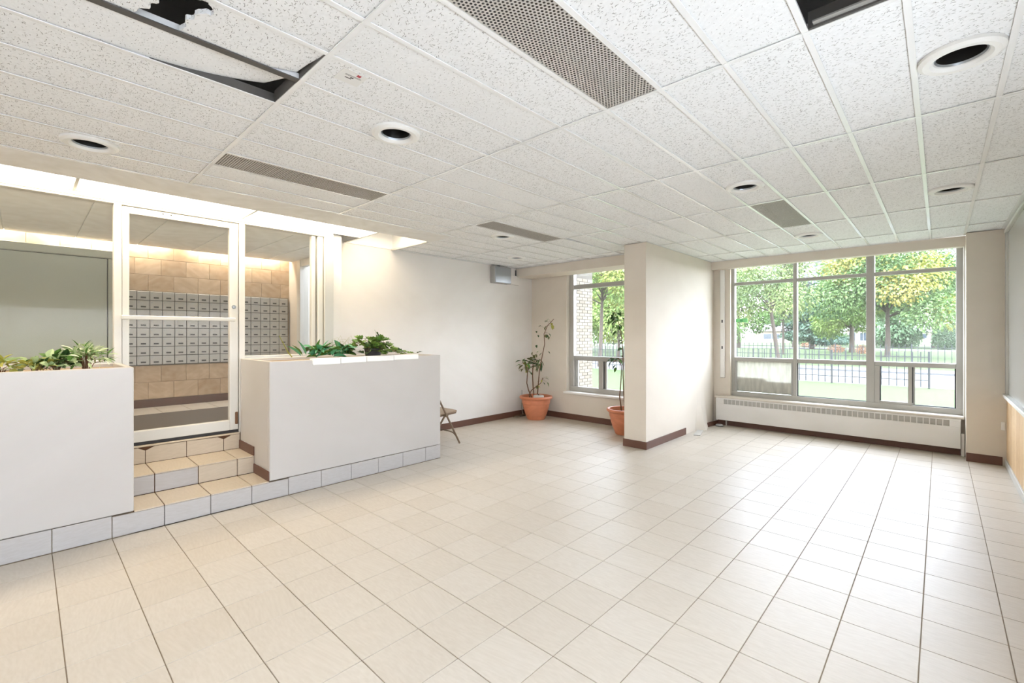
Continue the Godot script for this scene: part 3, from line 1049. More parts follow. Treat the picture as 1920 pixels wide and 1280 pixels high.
# ------------------------------------------------------------------ glazed partition with door
func build_partition() -> void:
	var p := structure("glazed_partition", V(3, SB, HV), "white aluminium framed glass partition of the vestibule")
	var f0 := SB - 0.16
	var f1 := SB + 0.14
	part("header", M.alu_white, p, [-6.2, 7.66, f0, f1, 8.5, HC - 0.01], 0.004)
	part("header_lip", M.alu_white, p, [-6.2, 7.66, f1, f1 + 0.03, 8.56, 8.62], 0.003)
	part("post", M.alu_white, p, [1.3, 1.47, f0, f1, HV, 8.5], 0.004)
	part("post", M.alu_white, p, [4.45, 4.62, f0, f1, HV, 8.5], 0.004)
	part("post", M.alu_white, p, [7.09, 7.29, f0, f1 - 0.06, HV, 8.5], 0.004)
	part("end_post", M.alu, p, [7.31, 7.66, f0, f1 + 0.03, HV, 8.5], 0.004)
	part("post", M.alu_white, p, [-2.6, -2.43, f0, f1, HV, 8.5], 0.004)
	part("post", M.alu_white, p, [-6.2, -6.03, f0, f1, HV, 8.5], 0.004)
	for r in [[-6.03, -2.6], [-2.43, 1.3], [4.62, 7.09]]:
		part("pane", M.glass, p, [r[0], r[1], SB - 0.012, SB + 0.012, HV + 0.2, 8.5], 0.0)
		part("bottom_rail", M.alu_white, p, [r[0], r[1], f0, f1, HV, HV + 0.2], 0.003)
		part("rail", M.alu_white, p, [r[0], r[1], f0 + 0.05, f1 - 0.04, 3.98, 4.1], 0.003)
	# a slim fixed light beside the end post
	part("slim_post", M.alu_white, p, [6.88, 7.02, f0, f1 - 0.1, HV, 8.5], 0.004)
	# door
	var d := structure("door_1", V(3, SB, HV), "white aluminium framed glass door with a horizontal push bar")
	var d0 := SB - 0.1
	var d1 := SB + 0.1
	part("stile", M.alu_white, d, [1.48, 1.64, d0, d1, HV + 0.1, 8.48], 0.004)
	part("stile", M.alu_white, d, [4.18, 4.43, d0, d1, HV + 0.1, 8.48], 0.004)
	part("top_rail", M.alu_white, d, [1.64, 4.18, d0, d1, 8.29, 8.48], 0.004)
	part("bottom_rail", M.alu_white, d, [1.64, 4.18, d0, d1, HV + 0.1, 2.0], 0.004)
	part("pane", M.glass, d, [1.64, 4.18, SB - 0.012, SB + 0.012, 2.0, 8.29], 0.0)
	var pb := part("push_bar", M.alu_white, d, [1.44, 4.3, d1 + 0.12, d1 + 0.2, 5.24, 5.36], 0.006)
	var lugs := mbo(d)
	lugs.box(1.5, 1.6, d1, d1 + 0.13, 5.24, 5.36, 0.003)
	put("bracket", lugs, M.alu, pb)
	var lug2 := mbo(d)
	lug2.box(4.2, 4.29, d1, d1 + 0.13, 5.24, 5.36, 0.003)
	put("bracket", lug2, M.alu, pb)
	var lk := mbo(d)
	lk.lathe([Vector2(0.0, 0.02), Vector2(0.016, 0.018), Vector2(0.02, 0.0)], V(4.3, d1, 5.72), 16, Basis(Vector3.BACK, -PI / 2))
	put("lock_cylinder", lk, M.steel, d)
	part("pivot_hinge", M.twig, d, [4.33, 4.41, d1, d1 + 0.06, 1.86, 2.26], 0.005)
	for x in [2.42, 2.62]:
		var s := mbo(d)
		s.lathe([Vector2(0.0, 0.003), Vector2(0.006, 0.002), Vector2(0.007, 0.0)], V(x, d1, 8.42), 10, Basis(Vector3.BACK, -PI / 2))
		put("screw", s, M.gasket, d)
	part("dark_gap_strip", M.gasket, d, [1.48, 4.43, d0 + 0.02, d1 - 0.02, HV + 0.01, HV + 0.1], 0.0)  # dark strip standing in for the shaded gap under the door

# ------------------------------------------------------------------ light trough above the partition
func build_cove() -> void:
	var z0 := -3.32
	var z1 := SB + 0.16
	var warm := Color(1.0, 0.915, 0.77)
	var t := thing("light_trough", V(3, -4.1, HC), "long lit prismatic light trough in the soffit above the glass partition", "ceiling light")
	var segs := [[-7.5, -3.55], [-3.48, 0.46], [0.53, 4.55], [4.58, 8.7]]
	for s in segs:
		part("prismatic_lens", M.lit_lens, t, [s[0], s[1], z1, z0 - 0.02, HC + 0.03, HC + 0.045], 0.0)
		area_light("trough_light", V((s[0] + s[1]) / 2, (z0 + z1) / 2, HC + 0.022) - t.position, Vector2((z0 - z1 - 0.06) * U, (s[1] - s[0] - 0.04) * U), COVE * (s[1] - s[0]) / 4.0, warm, t, Basis(Vector3.RIGHT, -PI / 2))
	for a in [-3.515, 0.495, 4.565]:
		part("lens_joint", M.alu, t, [a - 0.035, a + 0.035, z1, z0 - 0.02, HC, HC + 0.03], 0.001)
	part("edge_trim", M.alu_white, t, [-7.5, 8.7, z0 - 0.03, z0, HC - 0.01, HC + 0.05], 0.002)
	# housing; beyond a = 8.75 the lens is missing and the white box shows
	part("housing_back", M.white_box, t, [-7.5, 8.7, z1 - 0.03, z1, HC - 0.008, HC + 0.75], 0.0)
	part("housing_top", M.white_box, t, [-7.5, 8.7, z1, z0, HC + 0.75, HC + 0.78], 0.0)
	part("housing_front", M.white_box, t, [-7.5, 8.7, z0 - 0.0, z0 + 0.03, HC + 0.31, HC + 0.78], 0.0)
	t = thing("open_light_box", V(9.9, -4.7, HC), "open white light box with its lens missing at the end of the trough", "ceiling light")
	part("open_box_top", M.white_box, t, [8.72, 11.1, LW, z0, HC + 0.75, HC + 0.78], 0.0)
	part("open_box_front", M.white_box, t, [8.72, 11.1, z0, z0 + 0.03, HC + 0.31, HC + 0.78], 0.0)
	part("open_box_side", M.white_box, t, [11.06, 11.1, LW + 0.02, z0 - 0.02, HC + 0.02, HC + 0.75], 0.0)
	part("open_box_back", M.white_box, t, [8.76, 11.06, LW, LW + 0.03, HC, HC + 0.75], 0.0)
	part("open_box_near_side", M.white_box, t, [8.72, 8.76, LW + 0.03, z0, HC + 0.02, HC + 0.75], 0.0)
	part("opening_trim", M.alu_white, t, [8.72, 8.8, LW + 0.02, z0 - 0.03, HC - 0.02, HC + 0.04], 0.002)
	part("opening_trim", M.alu_white, t, [11.0, 11.12, LW + 0.02, z0 - 0.03, HC - 0.05, HC + 0.03], 0.002)
	# bare tubes inside the open end
	for k in 2:
		var b := mbo(t)
		var bb := -4.0 - 1.0 * k
		b.tube([V(8.8, bb, HC + 0.55), V(11.0, bb, HC + 0.55)], [0.014, 0.014], 10)
		put("tube", b, M.lit_lens, t)
		area_light("tube_light", V(9.9, bb, HC + 0.48) - t.position, Vector2(0.04, 2.1 * U), COVE * 0.16, warm, t, Basis(Vector3.RIGHT, -PI / 2))
	# vestibule side of the partition, closing above the ceiling
	wallbox("bulkhead", M.soffit, [-6.2, 8.1, SB - 0.3, SB - 0.1, HC + 0.31, HC + 4.0], "closed bulkhead above the glass partition")

# ------------------------------------------------------------------ windows
func build_windows() -> void:
	# wide window
	var w := structure("window_1", V(25.5, 8.5, 1.55), "wide aluminium window with upper lights and small lower sashes")
	var f0 := 25.42
	var f1 := 25.72
	var top := HC - 0.1
	part("jamb", M.alu_window, w, [f0, f1, 4.06, 4.25, 1.8, top - 0.12], 0.004)
	part("jamb", M.alu_window, w, [f0, f1, 12.7, 12.93, 1.8, top - 0.12], 0.004)
	part("mullion", M.alu_window, w, [f0, f1, 6.95, 7.12, 1.8, top - 0.12], 0.004)
	part("mullion", M.alu_window, w, [f0, f1, 9.8, 10.1, 1.8, top - 0.12], 0.004)
	part("bottom_rail", M.alu_window, w, [f0, f1, 4.06, 12.93, 1.55, 1.8], 0.004)
	part("head_rail", M.alu_window, w, [f0, f1, 4.06, 12.93, top - 0.12, top], 0.004)
	var bays := [[4.25, 6.95], [7.12, 9.8], [10.1, 12.7]]
	for i in 3:
		var r = bays[i]
		part("transom", M.alu_window, w, [f0 + 0.03, f1, r[0], r[1], 7.42, 7.58], 0.004)
		part("transom", M.alu_window, w, [f0 + 0.03, f1, r[0], r[1], 3.42, 3.62], 0.004)
		part("pane", M.glass_dirt_glare, w, [25.56, 25.575, r[0], r[1], 7.58, top - 0.12], 0.0)
		part("pane", M.glass_dirt_glare, w, [25.56, 25.575, r[0], r[1], 3.62, 7.42], 0.0)
	# lower lights: dirty hopper, fixed pane, two sliding sashes
	var dirty := mbo(w)
	dirty.quad(V(25.55, 4.35, 1.85), V(25.55, 6.88, 1.85), V(25.55, 6.88, 3.42), V(25.55, 4.35, 3.42), Vector3.BACK)
	for q in dirty.v:
		dirty.t.append(Vector2(((q.x + w.position.x) / U - 4.35) / 2.53, (3.42 - (q.y + w.position.y) / U) / 1.57))
	put("dirty_pane", dirty, M.frosted, w)
	part("sash_rail", M.alu_grey, w, [25.44, 25.6, 4.25, 4.35, 1.8, 3.42], 0.003)
	part("sash_rail", M.alu_grey, w, [25.44, 25.6, 6.87, 6.95, 1.8, 3.42], 0.003)
	part("backing_board", M.board_brown, w, [25.6, 25.64, 5.75, 6.87, 1.82, 2.45], 0.002)
	part("backing_board", M.board_grey, w, [25.6, 25.64, 4.35, 5.75, 1.82, 2.6], 0.002)
	part("pane", M.glass_dirt_glare, w, [25.56, 25.575, 7.16, 9.8, 1.8, 3.42], 0.0)
	part("gasket", M.gasket, w, [25.5, 25.56, 7.12, 7.16, 1.8, 3.42], 0.0)
	part("gasket", M.gasket, w, [25.5, 25.56, 7.12, 9.8, 1.8, 1.83], 0.0)
	part("sash_frame", M.alu_window, w, [25.44, 25.55, 10.1, 10.28, 1.8, 3.42], 0.003)
	part("sash_frame", M.alu_window, w, [25.44, 25.55, 11.22, 11.36, 1.8, 3.42], 0.003)
	part("sash_frame", M.alu_window, w, [25.44, 25.55, 10.28, 11.22, 1.8, 1.9], 0.003)
	part("sash_frame", M.alu_window, w, [25.58, 25.68, 11.3, 11.45, 1.8, 3.42], 0.003)
	part("gasket", M.gasket, w, [25.47, 25.56, 10.28, 10.32, 1.9, 3.42], 0.0)
	part("gasket", M.gasket, w, [25.5, 25.6, 12.66, 12.7, 1.8, 3.42], 0.0)
	part("gasket", M.gasket, w, [25.5, 25.6, 11.45, 12.7, 1.8, 1.83], 0.0)
	part("gasket", M.gasket, w, [25.45, 25.57, 11.36, 11.39, 1.9, 3.42], 0.0)
	part("pane", M.glass_dirt_glare, w, [25.5, 25.515, 10.32, 11.22, 1.9, 3.42], 0.0)
	part("pane", M.glass_dirt_glare, w, [25.62, 25.635, 11.45, 12.66, 1.83, 3.42], 0.0)
	part("sill", M.wall_tan, w, [24.86, 25.41, 3.4, 12.94, 1.46, 1.56], 0.006)
	part("reveal_strip", M.conduit_white, w, [24.9, 25.42, 12.9, 12.95, 1.56, 8.28], 0.0)
	# green sticker on the glass
	var st := thing("window_sticker", V(25.55, 4.5, 5.47), "small green sticker on the glass of the wide window", "sticker")
	part("label", M.sticker_green, st, [25.545, 25.555, 4.27, 4.85, 5.47, 5.66], 0.0)
	part("print", M.sticker_dark, st, [25.54, 25.545, 4.48, 4.62, 5.5, 5.63], 0.0)
	# narrow window
	var n := structure("window_2", V(21.2, -0.5, 1.55), "narrow window beside the corner with two lower sashes")
	part("jamb", M.alu_window, n, [21.1, 21.4, -3.38, -3.1, 1.85, HC], 0.004)
	part("jamb", M.alu_window, n, [21.1, 21.4, 2.0, 2.24, 1.85, HC], 0.004)
	part("bottom_rail", M.alu_window, n, [21.1, 21.4, -3.38, 2.24, 1.55, 1.85], 0.004)
	part("transom", M.alu_grey, n, [21.12, 21.4, -3.1, 2.0, 7.42, 7.65], 0.004)
	part("transom", M.alu_grey, n, [21.12, 21.4, -3.1, 2.0, 3.35, 3.6], 0.004)
	part("mullion", M.alu_window, n, [21.12, 21.3, -1.45, -1.2, 1.85, 3.35], 0.004)
	part("sash_frame", M.alu_grey, n, [21.3, 21.4, -3.1, -2.92, 1.85, 3.35], 0.003)
	part("sash_frame", M.alu_grey, n, [21.3, 21.4, -1.2, -1.05, 1.85, 3.35], 0.003)
	part("gasket", M.gasket, n, [21.25, 21.3, -1.25, -1.18, 1.85, 3.35], 0.0)
	for r in [[7.65, HC], [3.6, 7.42]]:
		part("pane", M.glass_dirt_glare, n, [21.24, 21.255, -3.1, 2.0, r[0], r[1]], 0.0)
	part("pane", M.glass_dirt_glare, n, [21.24, 21.255, -3.1, -1.45, 1.85, 3.35], 0.0)
	part("pane", M.glass_dirt_glare, n, [21.34, 21.355, -1.05, 2.0, 1.85, 3.35], 0.0)
	part("sill", M.wall, n, [20.62, 21.15, -3.5, 2.24, 1.46, 1.58], 0.006)
	# heater under the wide window
	var h := thing("convector_heater", V(24.9, 8.2, 0), "long low cream convector heater with a slotted grille under the wide window", "heater")
	part("cover", M.wall, h, [24.82, 24.86, 3.5, 12.82, 0.3, 1.16], 0.002)
	part("top_strip", M.wall, h, [24.82, 24.86, 3.5, 12.82, 1.40, 1.46], 0.002)
	part("end_cap", M.wall, h, [24.82, 24.86, 3.5, 3.9, 1.16, 1.40], 0.001)
	part("end_cap", M.wall, h, [24.82, 24.86, 12.5, 12.82, 1.16, 1.40], 0.001)
	part("grille_mesh", M.perforated, h, [24.88, 24.9, 3.9, 12.5, 1.14, 1.42], 0.0)
	part("side", M.wall, h, [24.86, 25.14, 12.78, 12.82, 0.3, 1.46], 0.0)
	part("side", M.wall, h, [24.86, 25.14, 3.5, 3.54, 0.3, 1.46], 0.0)
	part("foot", M.wall, h, [24.9, 25.1, 12.83, 12.93, 0.0, 0.9], 0.003)
	part("foot", M.wall, h, [24.95, 25.1, 3.95, 3.98, 0.0, 0.32], 0.0)
	part("toe_space", M.vinyl_base, h, [25.12, 25.18, 3.5, 12.9, 0.0, 0.3], 0.0)
	var bar := MB.new()
	bar.box(24.822, 24.858, -0.018, 0.018, 1.15, 1.41, 0.001)
	bar.o = Vector3.ZERO
	var bm := bar.mesh(M.wall)
	for i in range(1, 44):
		inst("grille_bar", bm, h, Transform3D(Basis.IDENTITY, V(0, 3.9 + 8.6 * i / 44.0, 0) - h.position))
	# white conduit beside the window
	var c := thing("cable_raceway", V(25.15, 3.72, 2.51), "white vertical plastic cable cover beside the wide window", "cable cover")
	var cb := mbo(c)
	cb.box(25.08, 25.2, 3.62, 3.84, 2.51, 8.28, 0.008)
	put("cover", cb, M.conduit_white, c)
	part("clip", M.gasket, c, [25.07, 25.08, 3.7, 3.76, 4.05, 4.2], 0.0)
	part("clip", M.gasket, c, [25.07, 25.08, 3.7, 3.76, 5.45, 5.6], 0.0)

# ------------------------------------------------------------------ right wall
func build_right_wall() -> void:
	var w := structure("wall_right_panelling", V(15, RW, 0), "right wall of pale pine boards below and grey glass above")
	var a := 24.15
	var i := 0
	while a > -2.0:
		var wd := 0.32
		part("plank", M["pine%d" % (rng.randi() % 3)], w, [a - wd + 0.012, a - 0.004, RW, RW + 0.1, 0.25, 2.52], 0.003)
		a -= wd
		i += 1
	part("plank_field", M.pine0, w, [REAR, a, RW, RW + 0.1, 0.25, 2.52], 0.0)
	part("skirting", M.perforated, w, [REAR, 24.15, RW - 0.04, RW + 0.1, 0.0, 0.25], 0.003)
	part("ledge", M.alu_white, w, [REAR, 24.15, RW - 0.1, RW + 0.12, 2.52, 2.64], 0.004)
	part("end_trim", M.alu_grey, w, [24.02, 24.15, RW - 0.04, RW + 0.1, 2.64, HC - 0.1], 0.003)
	part("end_trim", M.gasket, w, [23.98, 24.02, RW - 0.01, RW + 0.1, 2.64, HC - 0.1], 0.0)
	part("end_trim", M.alu, w, [23.9, 23.98, RW - 0.03, RW + 0.1, 2.64, HC - 0.1], 0.003)
	part("top_rail", M.alu, w, [REAR, 24.15, RW - 0.06, RW + 0.1, HC - 0.16, HC - 0.06], 0.003)
	part("top_rail", M.alu_grey, w, [REAR, 24.15, RW - 0.02, RW + 0.1, HC - 0.06, HC - 0.01], 0.0)
	part("grey_pane", M.grey_panel, w, [19.2, 23.9, RW + 0.03, RW + 0.08, 2.64, HC - 0.16], 0.0)
	part("backing", M.wall, w, [19.16, 24.15, RW + 0.085, RW + 0.12, 2.64, HC + 0.2], 0.0)
	# nearer the camera this wall is clear glass: the cool daylight on everything that faces right
	var rw := structure("window_3", V(2.6, RW, 2.64), "long ribbon window in the right wall nearer the entrance")
	var r0 := 4.3
	var r1 := 6.3
	var cuts := [-13.9, -9.6, -5.3, -1.0, 3.3, 6.4, 9.5]
	for k in cuts.size():
		part("mullion", M.alu, rw, [cuts[k] - 0.05, cuts[k] + 0.05, RW - 0.02, RW + 0.1, r0, r1], 0.003)
		if k > 0:
			part("pane", M.glass, rw, [cuts[k - 1] + 0.05, cuts[k] - 0.05, RW + 0.03, RW + 0.05, r0, r1], 0.0)
	part("solid_panel", M.wall, w, [-13.95, 19.16, RW + 0.03, RW + 0.12, 2.64, r0], 0.0)
	part("solid_panel", M.wall, w, [-13.95, 19.16, RW + 0.03, RW + 0.12, r1, HC + 0.2], 0.0)
	part("solid_panel", M.wall, w, [9.55, 19.16, RW + 0.03, RW + 0.12, r0, r1], 0.0)
	var sw := thing("wall_switch", V(24.12, 13.9, 1.3), "small white wall switch low on the tan column", "switch")
	part("plate", M.conduit_white, sw, [24.12, 24.15, 13.86, 13.96, 1.3, 1.6], 0.002)
	part("rocker", M.conduit_white, sw, [24.1, 24.12, 13.89, 13.93, 1.4, 1.5], 0.001)

# ------------------------------------------------------------------ planters
func planter(called: String, a0: float, a1: float, label: String) -> Node3D:
	var top := 4.02
	var low := 0.53
	var th := 0.14
	var back := -4.66
	var p := thing(called, V((a0 + a1) / 2, (KB + back) / 2, low), label, "planter", "built-in planters")
	part("front_panel", M.planter, p, [a0, a1, KB - th, KB, low, top], 0.006)
	part("back_panel", M.planter, p, [a0, a1, back, back + th, low, top], 0.004)
	part("end_panel", M.planter, p, [a0, a0 + th, back + th, KB - th, low, top], 0.004)
	part("end_panel", M.planter, p, [a1 - th, a1, back + th, KB - th, low, top], 0.004)
	part("soil", M.dry_soil, p, [a0 + th, a1 - th, back + th, KB - th, low + 0.2, 3.92], 0.0)
	return p

func build_planters() -> void:
	planter("planter", -6.0, 1.4, "cream planter box in front of the grey-green panel")
	var p := planter("planter", 4.47, 10.71, "long cream planter box with loose white tiles on its rim")
	var cuts := [5.7, 6.62, 7.54, 8.6, 9.66]
	for i in 4:
		part("rim_tile", M.white_box, p, [cuts[i] + 0.012, cuts[i + 1] - 0.012, KB - 0.2, KB + 0.05, 3.86 + 0.015 * i, 4.06 + 0.005 * i], 0.004)
	# foliage in the left planter
	bushy("variegated_plant", V(0.62, -3.1, 3.92), "bushy variegated plant with cream edged leaves beside the door steps", 0.17, 0.125, 190, ["leaf_pale", "leaf_cream", "leaf_pale", "leaf_green"], "lance", 0.068, 3)
	bushy("leafy_plant", V(0.1, -3.0, 3.92), "dark green broad leaved plant beside the variegated one", 0.13, 0.085, 95, ["leaf_green", "leaf_dark", "leaf_green", "leaf_pale"], "broad", 0.06, 4)
	bushy("yellowed_plant", V(-0.22, -2.9, 3.92), "small yellowed drooping plant between two leafy plants", 0.13, 0.06, 60, ["leaf_yellow", "leaf_pale", "leaf_yellow"], "broad", 0.058, 5)
	bushy("yellow_green_plant", V(-0.78, -2.85, 3.92), "yellow green plant at the far end of its planter row", 0.12, 0.07, 60, ["leaf_yellow", "leaf_pale"], "broad", 0.058, 6)
	# right planter
	ivy()
	teal_plant()

func make_leaf_meshes() -> void:
	# outlines in the xz plane, tip towards +z, folded along the midrib
	lib["lance"] = leaf_outline([Vector2(0, 0), Vector2(0.1, 0.2), Vector2(0.14, 0.45), Vector2(0.09, 0.75), Vector2(0, 1.0)], 0.1, 0.25)
	lib["broad"] = leaf_outline([Vector2(0, 0), Vector2(0.22, 0.12), Vector2(0.32, 0.4), Vector2(0.22, 0.72), Vector2(0, 1.0)], 0.14, 0.22)
	lib["ivy"] = leaf_outline([Vector2(0, 0.08), Vector2(0.22, 0.0), Vector2(0.46, 0.2), Vector2(0.3, 0.42), Vector2(0.36, 0.66), Vector2(0.16, 0.68), Vector2(0, 1.0)], 0.1, 0.12)
	lib["blade"] = leaf_outline([Vector2(0, 0), Vector2(0.05, 0.2), Vector2(0.07, 0.5), Vector2(0.05, 0.8), Vector2(0, 1.0)], 0.05, 0.5)

func leaf_outline(pts: Array, fold: float, droop: float) -> Array:
	# returns triangles as a point list
	var out := []
	for s in [-1.0, 1.0]:
		for i in pts.size() - 1:
			var p: Vector2 = pts[i]
			var q: Vector2 = pts[i + 1]
			var P := func(x: float, z: float) -> Vector3:
				return Vector3(s * x, absf(x) * fold / 0.3 - droop * z * z, z)
			var e := [P.call(p.x, p.y), P.call(q.x, q.y), P.call(0.0, q.y), P.call(0.0, p.y)]
			if p.x > 0.0:
				out.append_array([e[0], e[1], e[3]])
			if q.x > 0.0:
				out.append_array([e[1], e[2], e[3]])
	return out

func leaf_mesh(kind: String, m: String) -> ArrayMesh:
	var key := kind + m
	if not lib.has(key):
		var b := MB.new()
		var l: Array = lib[kind]
		for i in range(0, l.size(), 3):
			var nn: Vector3 = (l[i + 2] - l[i]).cross(l[i + 1] - l[i])
			if nn.length() < 1e-9:
				continue
			nn = nn.normalized()
			if nn.y < 0:
				nn = -nn
			b.tri(l[i], l[i + 1], l[i + 2], nn)
		lib[key] = b.mesh(M[m])
	return lib[key]

func leaf_basis(dir: Vector3, roll: float, size: float) -> Basis:
	var z := dir.normalized()
	var x := Vector3.UP.cross(z)
	if x.length() < 0.05:
		x = Vector3.RIGHT
	x = x.normalized()
	var y := z.cross(x)
	return (Basis(x, y, z) * Basis(Vector3.BACK, roll)).scaled(Vector3.ONE * size)

func bushy(called: String, at: Vector3, label: String, rad: float, hgt: float, n: int, mats: Array, kind: String, size: float, sd: int) -> void:
	var r := RandomNumberGenerator.new()
	r.seed = sd
	var t := thing(called, at, label, "plant", "planter plants")
	var st := MB.new()
	for i in n:
		var th := r.randf() * TAU
		var el := pow(r.randf(), 0.7) * PI * 0.5
		var k := 0.45 + 0.55 * r.randf()
		var p := Vector3(cos(th) * cos(el) * rad * k, sin(el) * hgt * k + hgt * 0.35 + 0.01, sin(th) * cos(el) * rad * k)
		var dir := Vector3(p.x, (p.y - hgt * 0.5) * 0.7 + r.randf_range(-0.05, 0.05), p.z) + Vector3(r.randf_range(-1, 1), r.randf_range(-0.6, 0.6), r.randf_range(-1, 1)) * rad * 0.6
		inst("leaf", leaf_mesh(kind, mats[r.randi() % mats.size()]), t, Transform3D(leaf_basis(dir, r.randf_range(-0.7, 0.7), size * r.randf_range(0.7, 1.25)), p))
		if i % 6 == 0:
			st.tube([Vector3(p.x * 0.2, 0.0, p.z * 0.2), Vector3(p.x * 0.4, p.y * 0.7, p.z * 0.4), p], [0.003, 0.0025, 0.0015], 5)
	put("stems", st, M.twig, t)

func ivy() -> void:
	var r := RandomNumberGenerator.new()
	r.seed = 77
	var at := V(8.35, -3.0, 3.92)
	var t := thing("ivy_plant", at, "pot of trailing green ivy behind the loose rim tiles", "plant", "planter plants")
	var st := MB.new()
	var mats := ["leaf_ivy", "leaf_green", "leaf_ivy", "leaf_dark", "leaf_ivy"]
	for s in 22:
		# runners: some climb, some trail towards the right end
		var th := r.randf() * TAU
		var reach := r.randf_range(0.12, 0.3)
		var lift := r.randf_range(0.09, 0.2)
		if s == 0:
			th = 0.2
			reach = 0.06
			lift = 0.38
		if s >= 17:
			th = -PI / 2 + r.randf_range(-0.25, 0.25)
			reach = r.randf_range(0.35, 0.58)
			lift = r.randf_range(0.05, 0.13)
		var dir := Vector3(cos(th), 0, sin(th))
		var pts := []
		var rd := []
		for k in 7:
			var f := k / 6.0
			pts.append(dir * reach * f + Vector3(r.randf_range(-0.012, 0.012), lift * sin(PI * minf(f * 0.85 + 0.05, 1.0)) * (1.0 if s < 17 else 0.8) + 0.03, r.randf_range(-0.012, 0.012)))
			rd.append(0.003 - 0.0018 * f)
		if s == 0:
			for k in 7:
				pts[k] = Vector3(0.05 * k / 6.0, 0.03 + 0.27 * k / 6.0, 0.02 * sin(k))
		st.tube(pts, rd, 5)
		for k in range(1, 7):
			for q in (2 if s < 17 else 1):
				var d := (dir + Vector3(r.randf_range(-1, 1), r.randf_range(-0.2, 0.7), r.randf_range(-1, 1))).normalized()
				inst("leaf", leaf_mesh("ivy", mats[r.randi() % 5]), t, Transform3D(leaf_basis(d, r.randf_range(-0.8, 0.8), r.randf_range(0.05, 0.085)), pts[k] + d * 0.012))
	put("stems", st, M.twig, t)
	var b := mbo(t)
	b.lathe([Vector2(0.0, 0.0), Vector2(0.075, 0.0), Vector2(0.095, 0.11), Vector2(0.1, 0.12), Vector2(0.088, 0.12), Vector2(0.08, 0.09), Vector2(0, 0.09)], at, 20)
	put("pot", b, M.gasket, t)

func teal_plant() -> void:
	var r := RandomNumberGenerator.new()
	r.seed = 99
	var at := V(6.5, -3.1, 3.92)
	var t := thing("teal_leaf_plant", at, "fallen plant with long teal green leaves beside the ivy pot", "plant", "planter plants")
	for i in 80:
		var f := r.randf()
		var p := Vector3(r.randf_range(-0.12, 0.14), 0.04 + 0.1 * r.randf(), 0.12 - 0.42 * f)
		var d := Vector3(r.randf_range(-0.7, 0.7), r.randf_range(-0.05, 0.35), r.randf_range(-1, 0.5))
		inst("leaf", leaf_mesh("broad" if i % 3 else "lance", ["leaf_teal", "leaf_teal", "leaf_green", "leaf_dark"][r.randi() % 4]), t, Transform3D(leaf_basis(d, r.randf_range(-0.6, 0.6), r.randf_range(0.09, 0.15)), p))
	# upright blades at the left
	for i in 5:
		var p := Vector3(r.randf_range(-0.08, 0.08), 0.06, 0.04 + 0.05 * i)
		inst("leaf", leaf_mesh("lance", "leaf_green" if i % 2 else "leaf_teal"), t, Transform3D(leaf_basis(Vector3(r.randf_range(-0.2, 0.2), 1.0, 0.3 * (i - 1)), 0.3, r.randf_range(0.13, 0.19)), p))
	var st := MB.new()
	for i in 9:
		var z := -0.05 - 0.03 * i
		st.tube([Vector3(0.02, 0.06, z), Vector3(0.03, 0.16 + 0.03 * (i % 3), z + 0.02), Vector3(0.02, 0.2 + 0.02 * (i % 4), z - 0.05), Vector3(0.0, 0.15, z - 0.1)], [0.0015, 0.0012, 0.001, 0.0008], 4)
	st.tube([Vector3(0, 0.05, 0.3), Vector3(0, 0.1, 0.34), Vector3(0, 0.26, 0.42)], [0.006, 0.005, 0.003], 6)
	put("stems", st, M.leaf_yellow, t)

# ------------------------------------------------------------------ potted plants
func pot(t: Node3D, s: float) -> void:
	var c := t.position
	var prof := [Vector2(0.0, 0.0), Vector2(0.147, 0.0), Vector2(0.155, 0.012), Vector2(0.19, 0.1), Vector2(0.222, 0.2), Vector2(0.236, 0.268), Vector2(0.242, 0.275), Vector2(0.244, 0.282), Vector2(0.25, 0.345), Vector2(0.268, 0.352), Vector2(0.285, 0.366), Vector2(0.289, 0.385), Vector2(0.28, 0.402), Vector2(0.262, 0.405), Vector2(0.25, 0.398), Vector2(0.243, 0.34), Vector2(0.235, 0.3)]
	var q := []
	for p in prof:
		q.append(p * s)
	var b := mbo(t)
	b.lathe(q, c, 44)
	put("pot", b, M.terracotta, t)
	var e := mbo(t)
	e.lathe([Vector2(0.24 * s, 0.33 * s), Vector2(0.12 * s, 0.345 * s), Vector2(0.0, 0.34 * s)], c, 24)
	put("soil", e, M.soil, t)

func stem_plant(t: Node3D, stems: Array, sd: int, n: int, mats: Array, size: float) -> void:
	var r := RandomNumberGenerator.new()
	r.seed = sd
	var b := MB.new()
	for s in stems:
		var pts: Array = s
		var rd := []
		for k in pts.size():
			rd.append(lerpf(0.011, 0.004, float(k) / pts.size()))
		b.tube(pts, rd, 6)
	for i in n:
		var s: Array = stems[r.randi() % stems.size()]
		var k := r.randi_range(maxi(1, s.size() - 3), s.size() - 2)
		var p: Vector3 = s[k].lerp(s[k + 1], r.randf())
		var d := Vector3(r.randf_range(-1, 1), r.randf_range(-0.5, 0.5), r.randf_range(-1, 1)).normalized()
		var e := p + d * r.randf_range(0.03, 0.12)
		b.tube([p, p.lerp(e, 0.5) + Vector3(0, 0.015, 0), e], [0.002, 0.0015, 0.001], 4)
		inst("leaf", leaf_mesh("broad" if i % 3 else "lance", mats[r.randi() % mats.size()]), t, Transform3D(leaf_basis(d + Vector3(0, -0.7, 0), r.randf_range(-0.9, 0.9), size * r.randf_range(0.6, 1.3)), e))
	put("stems", b, M.twig, t)

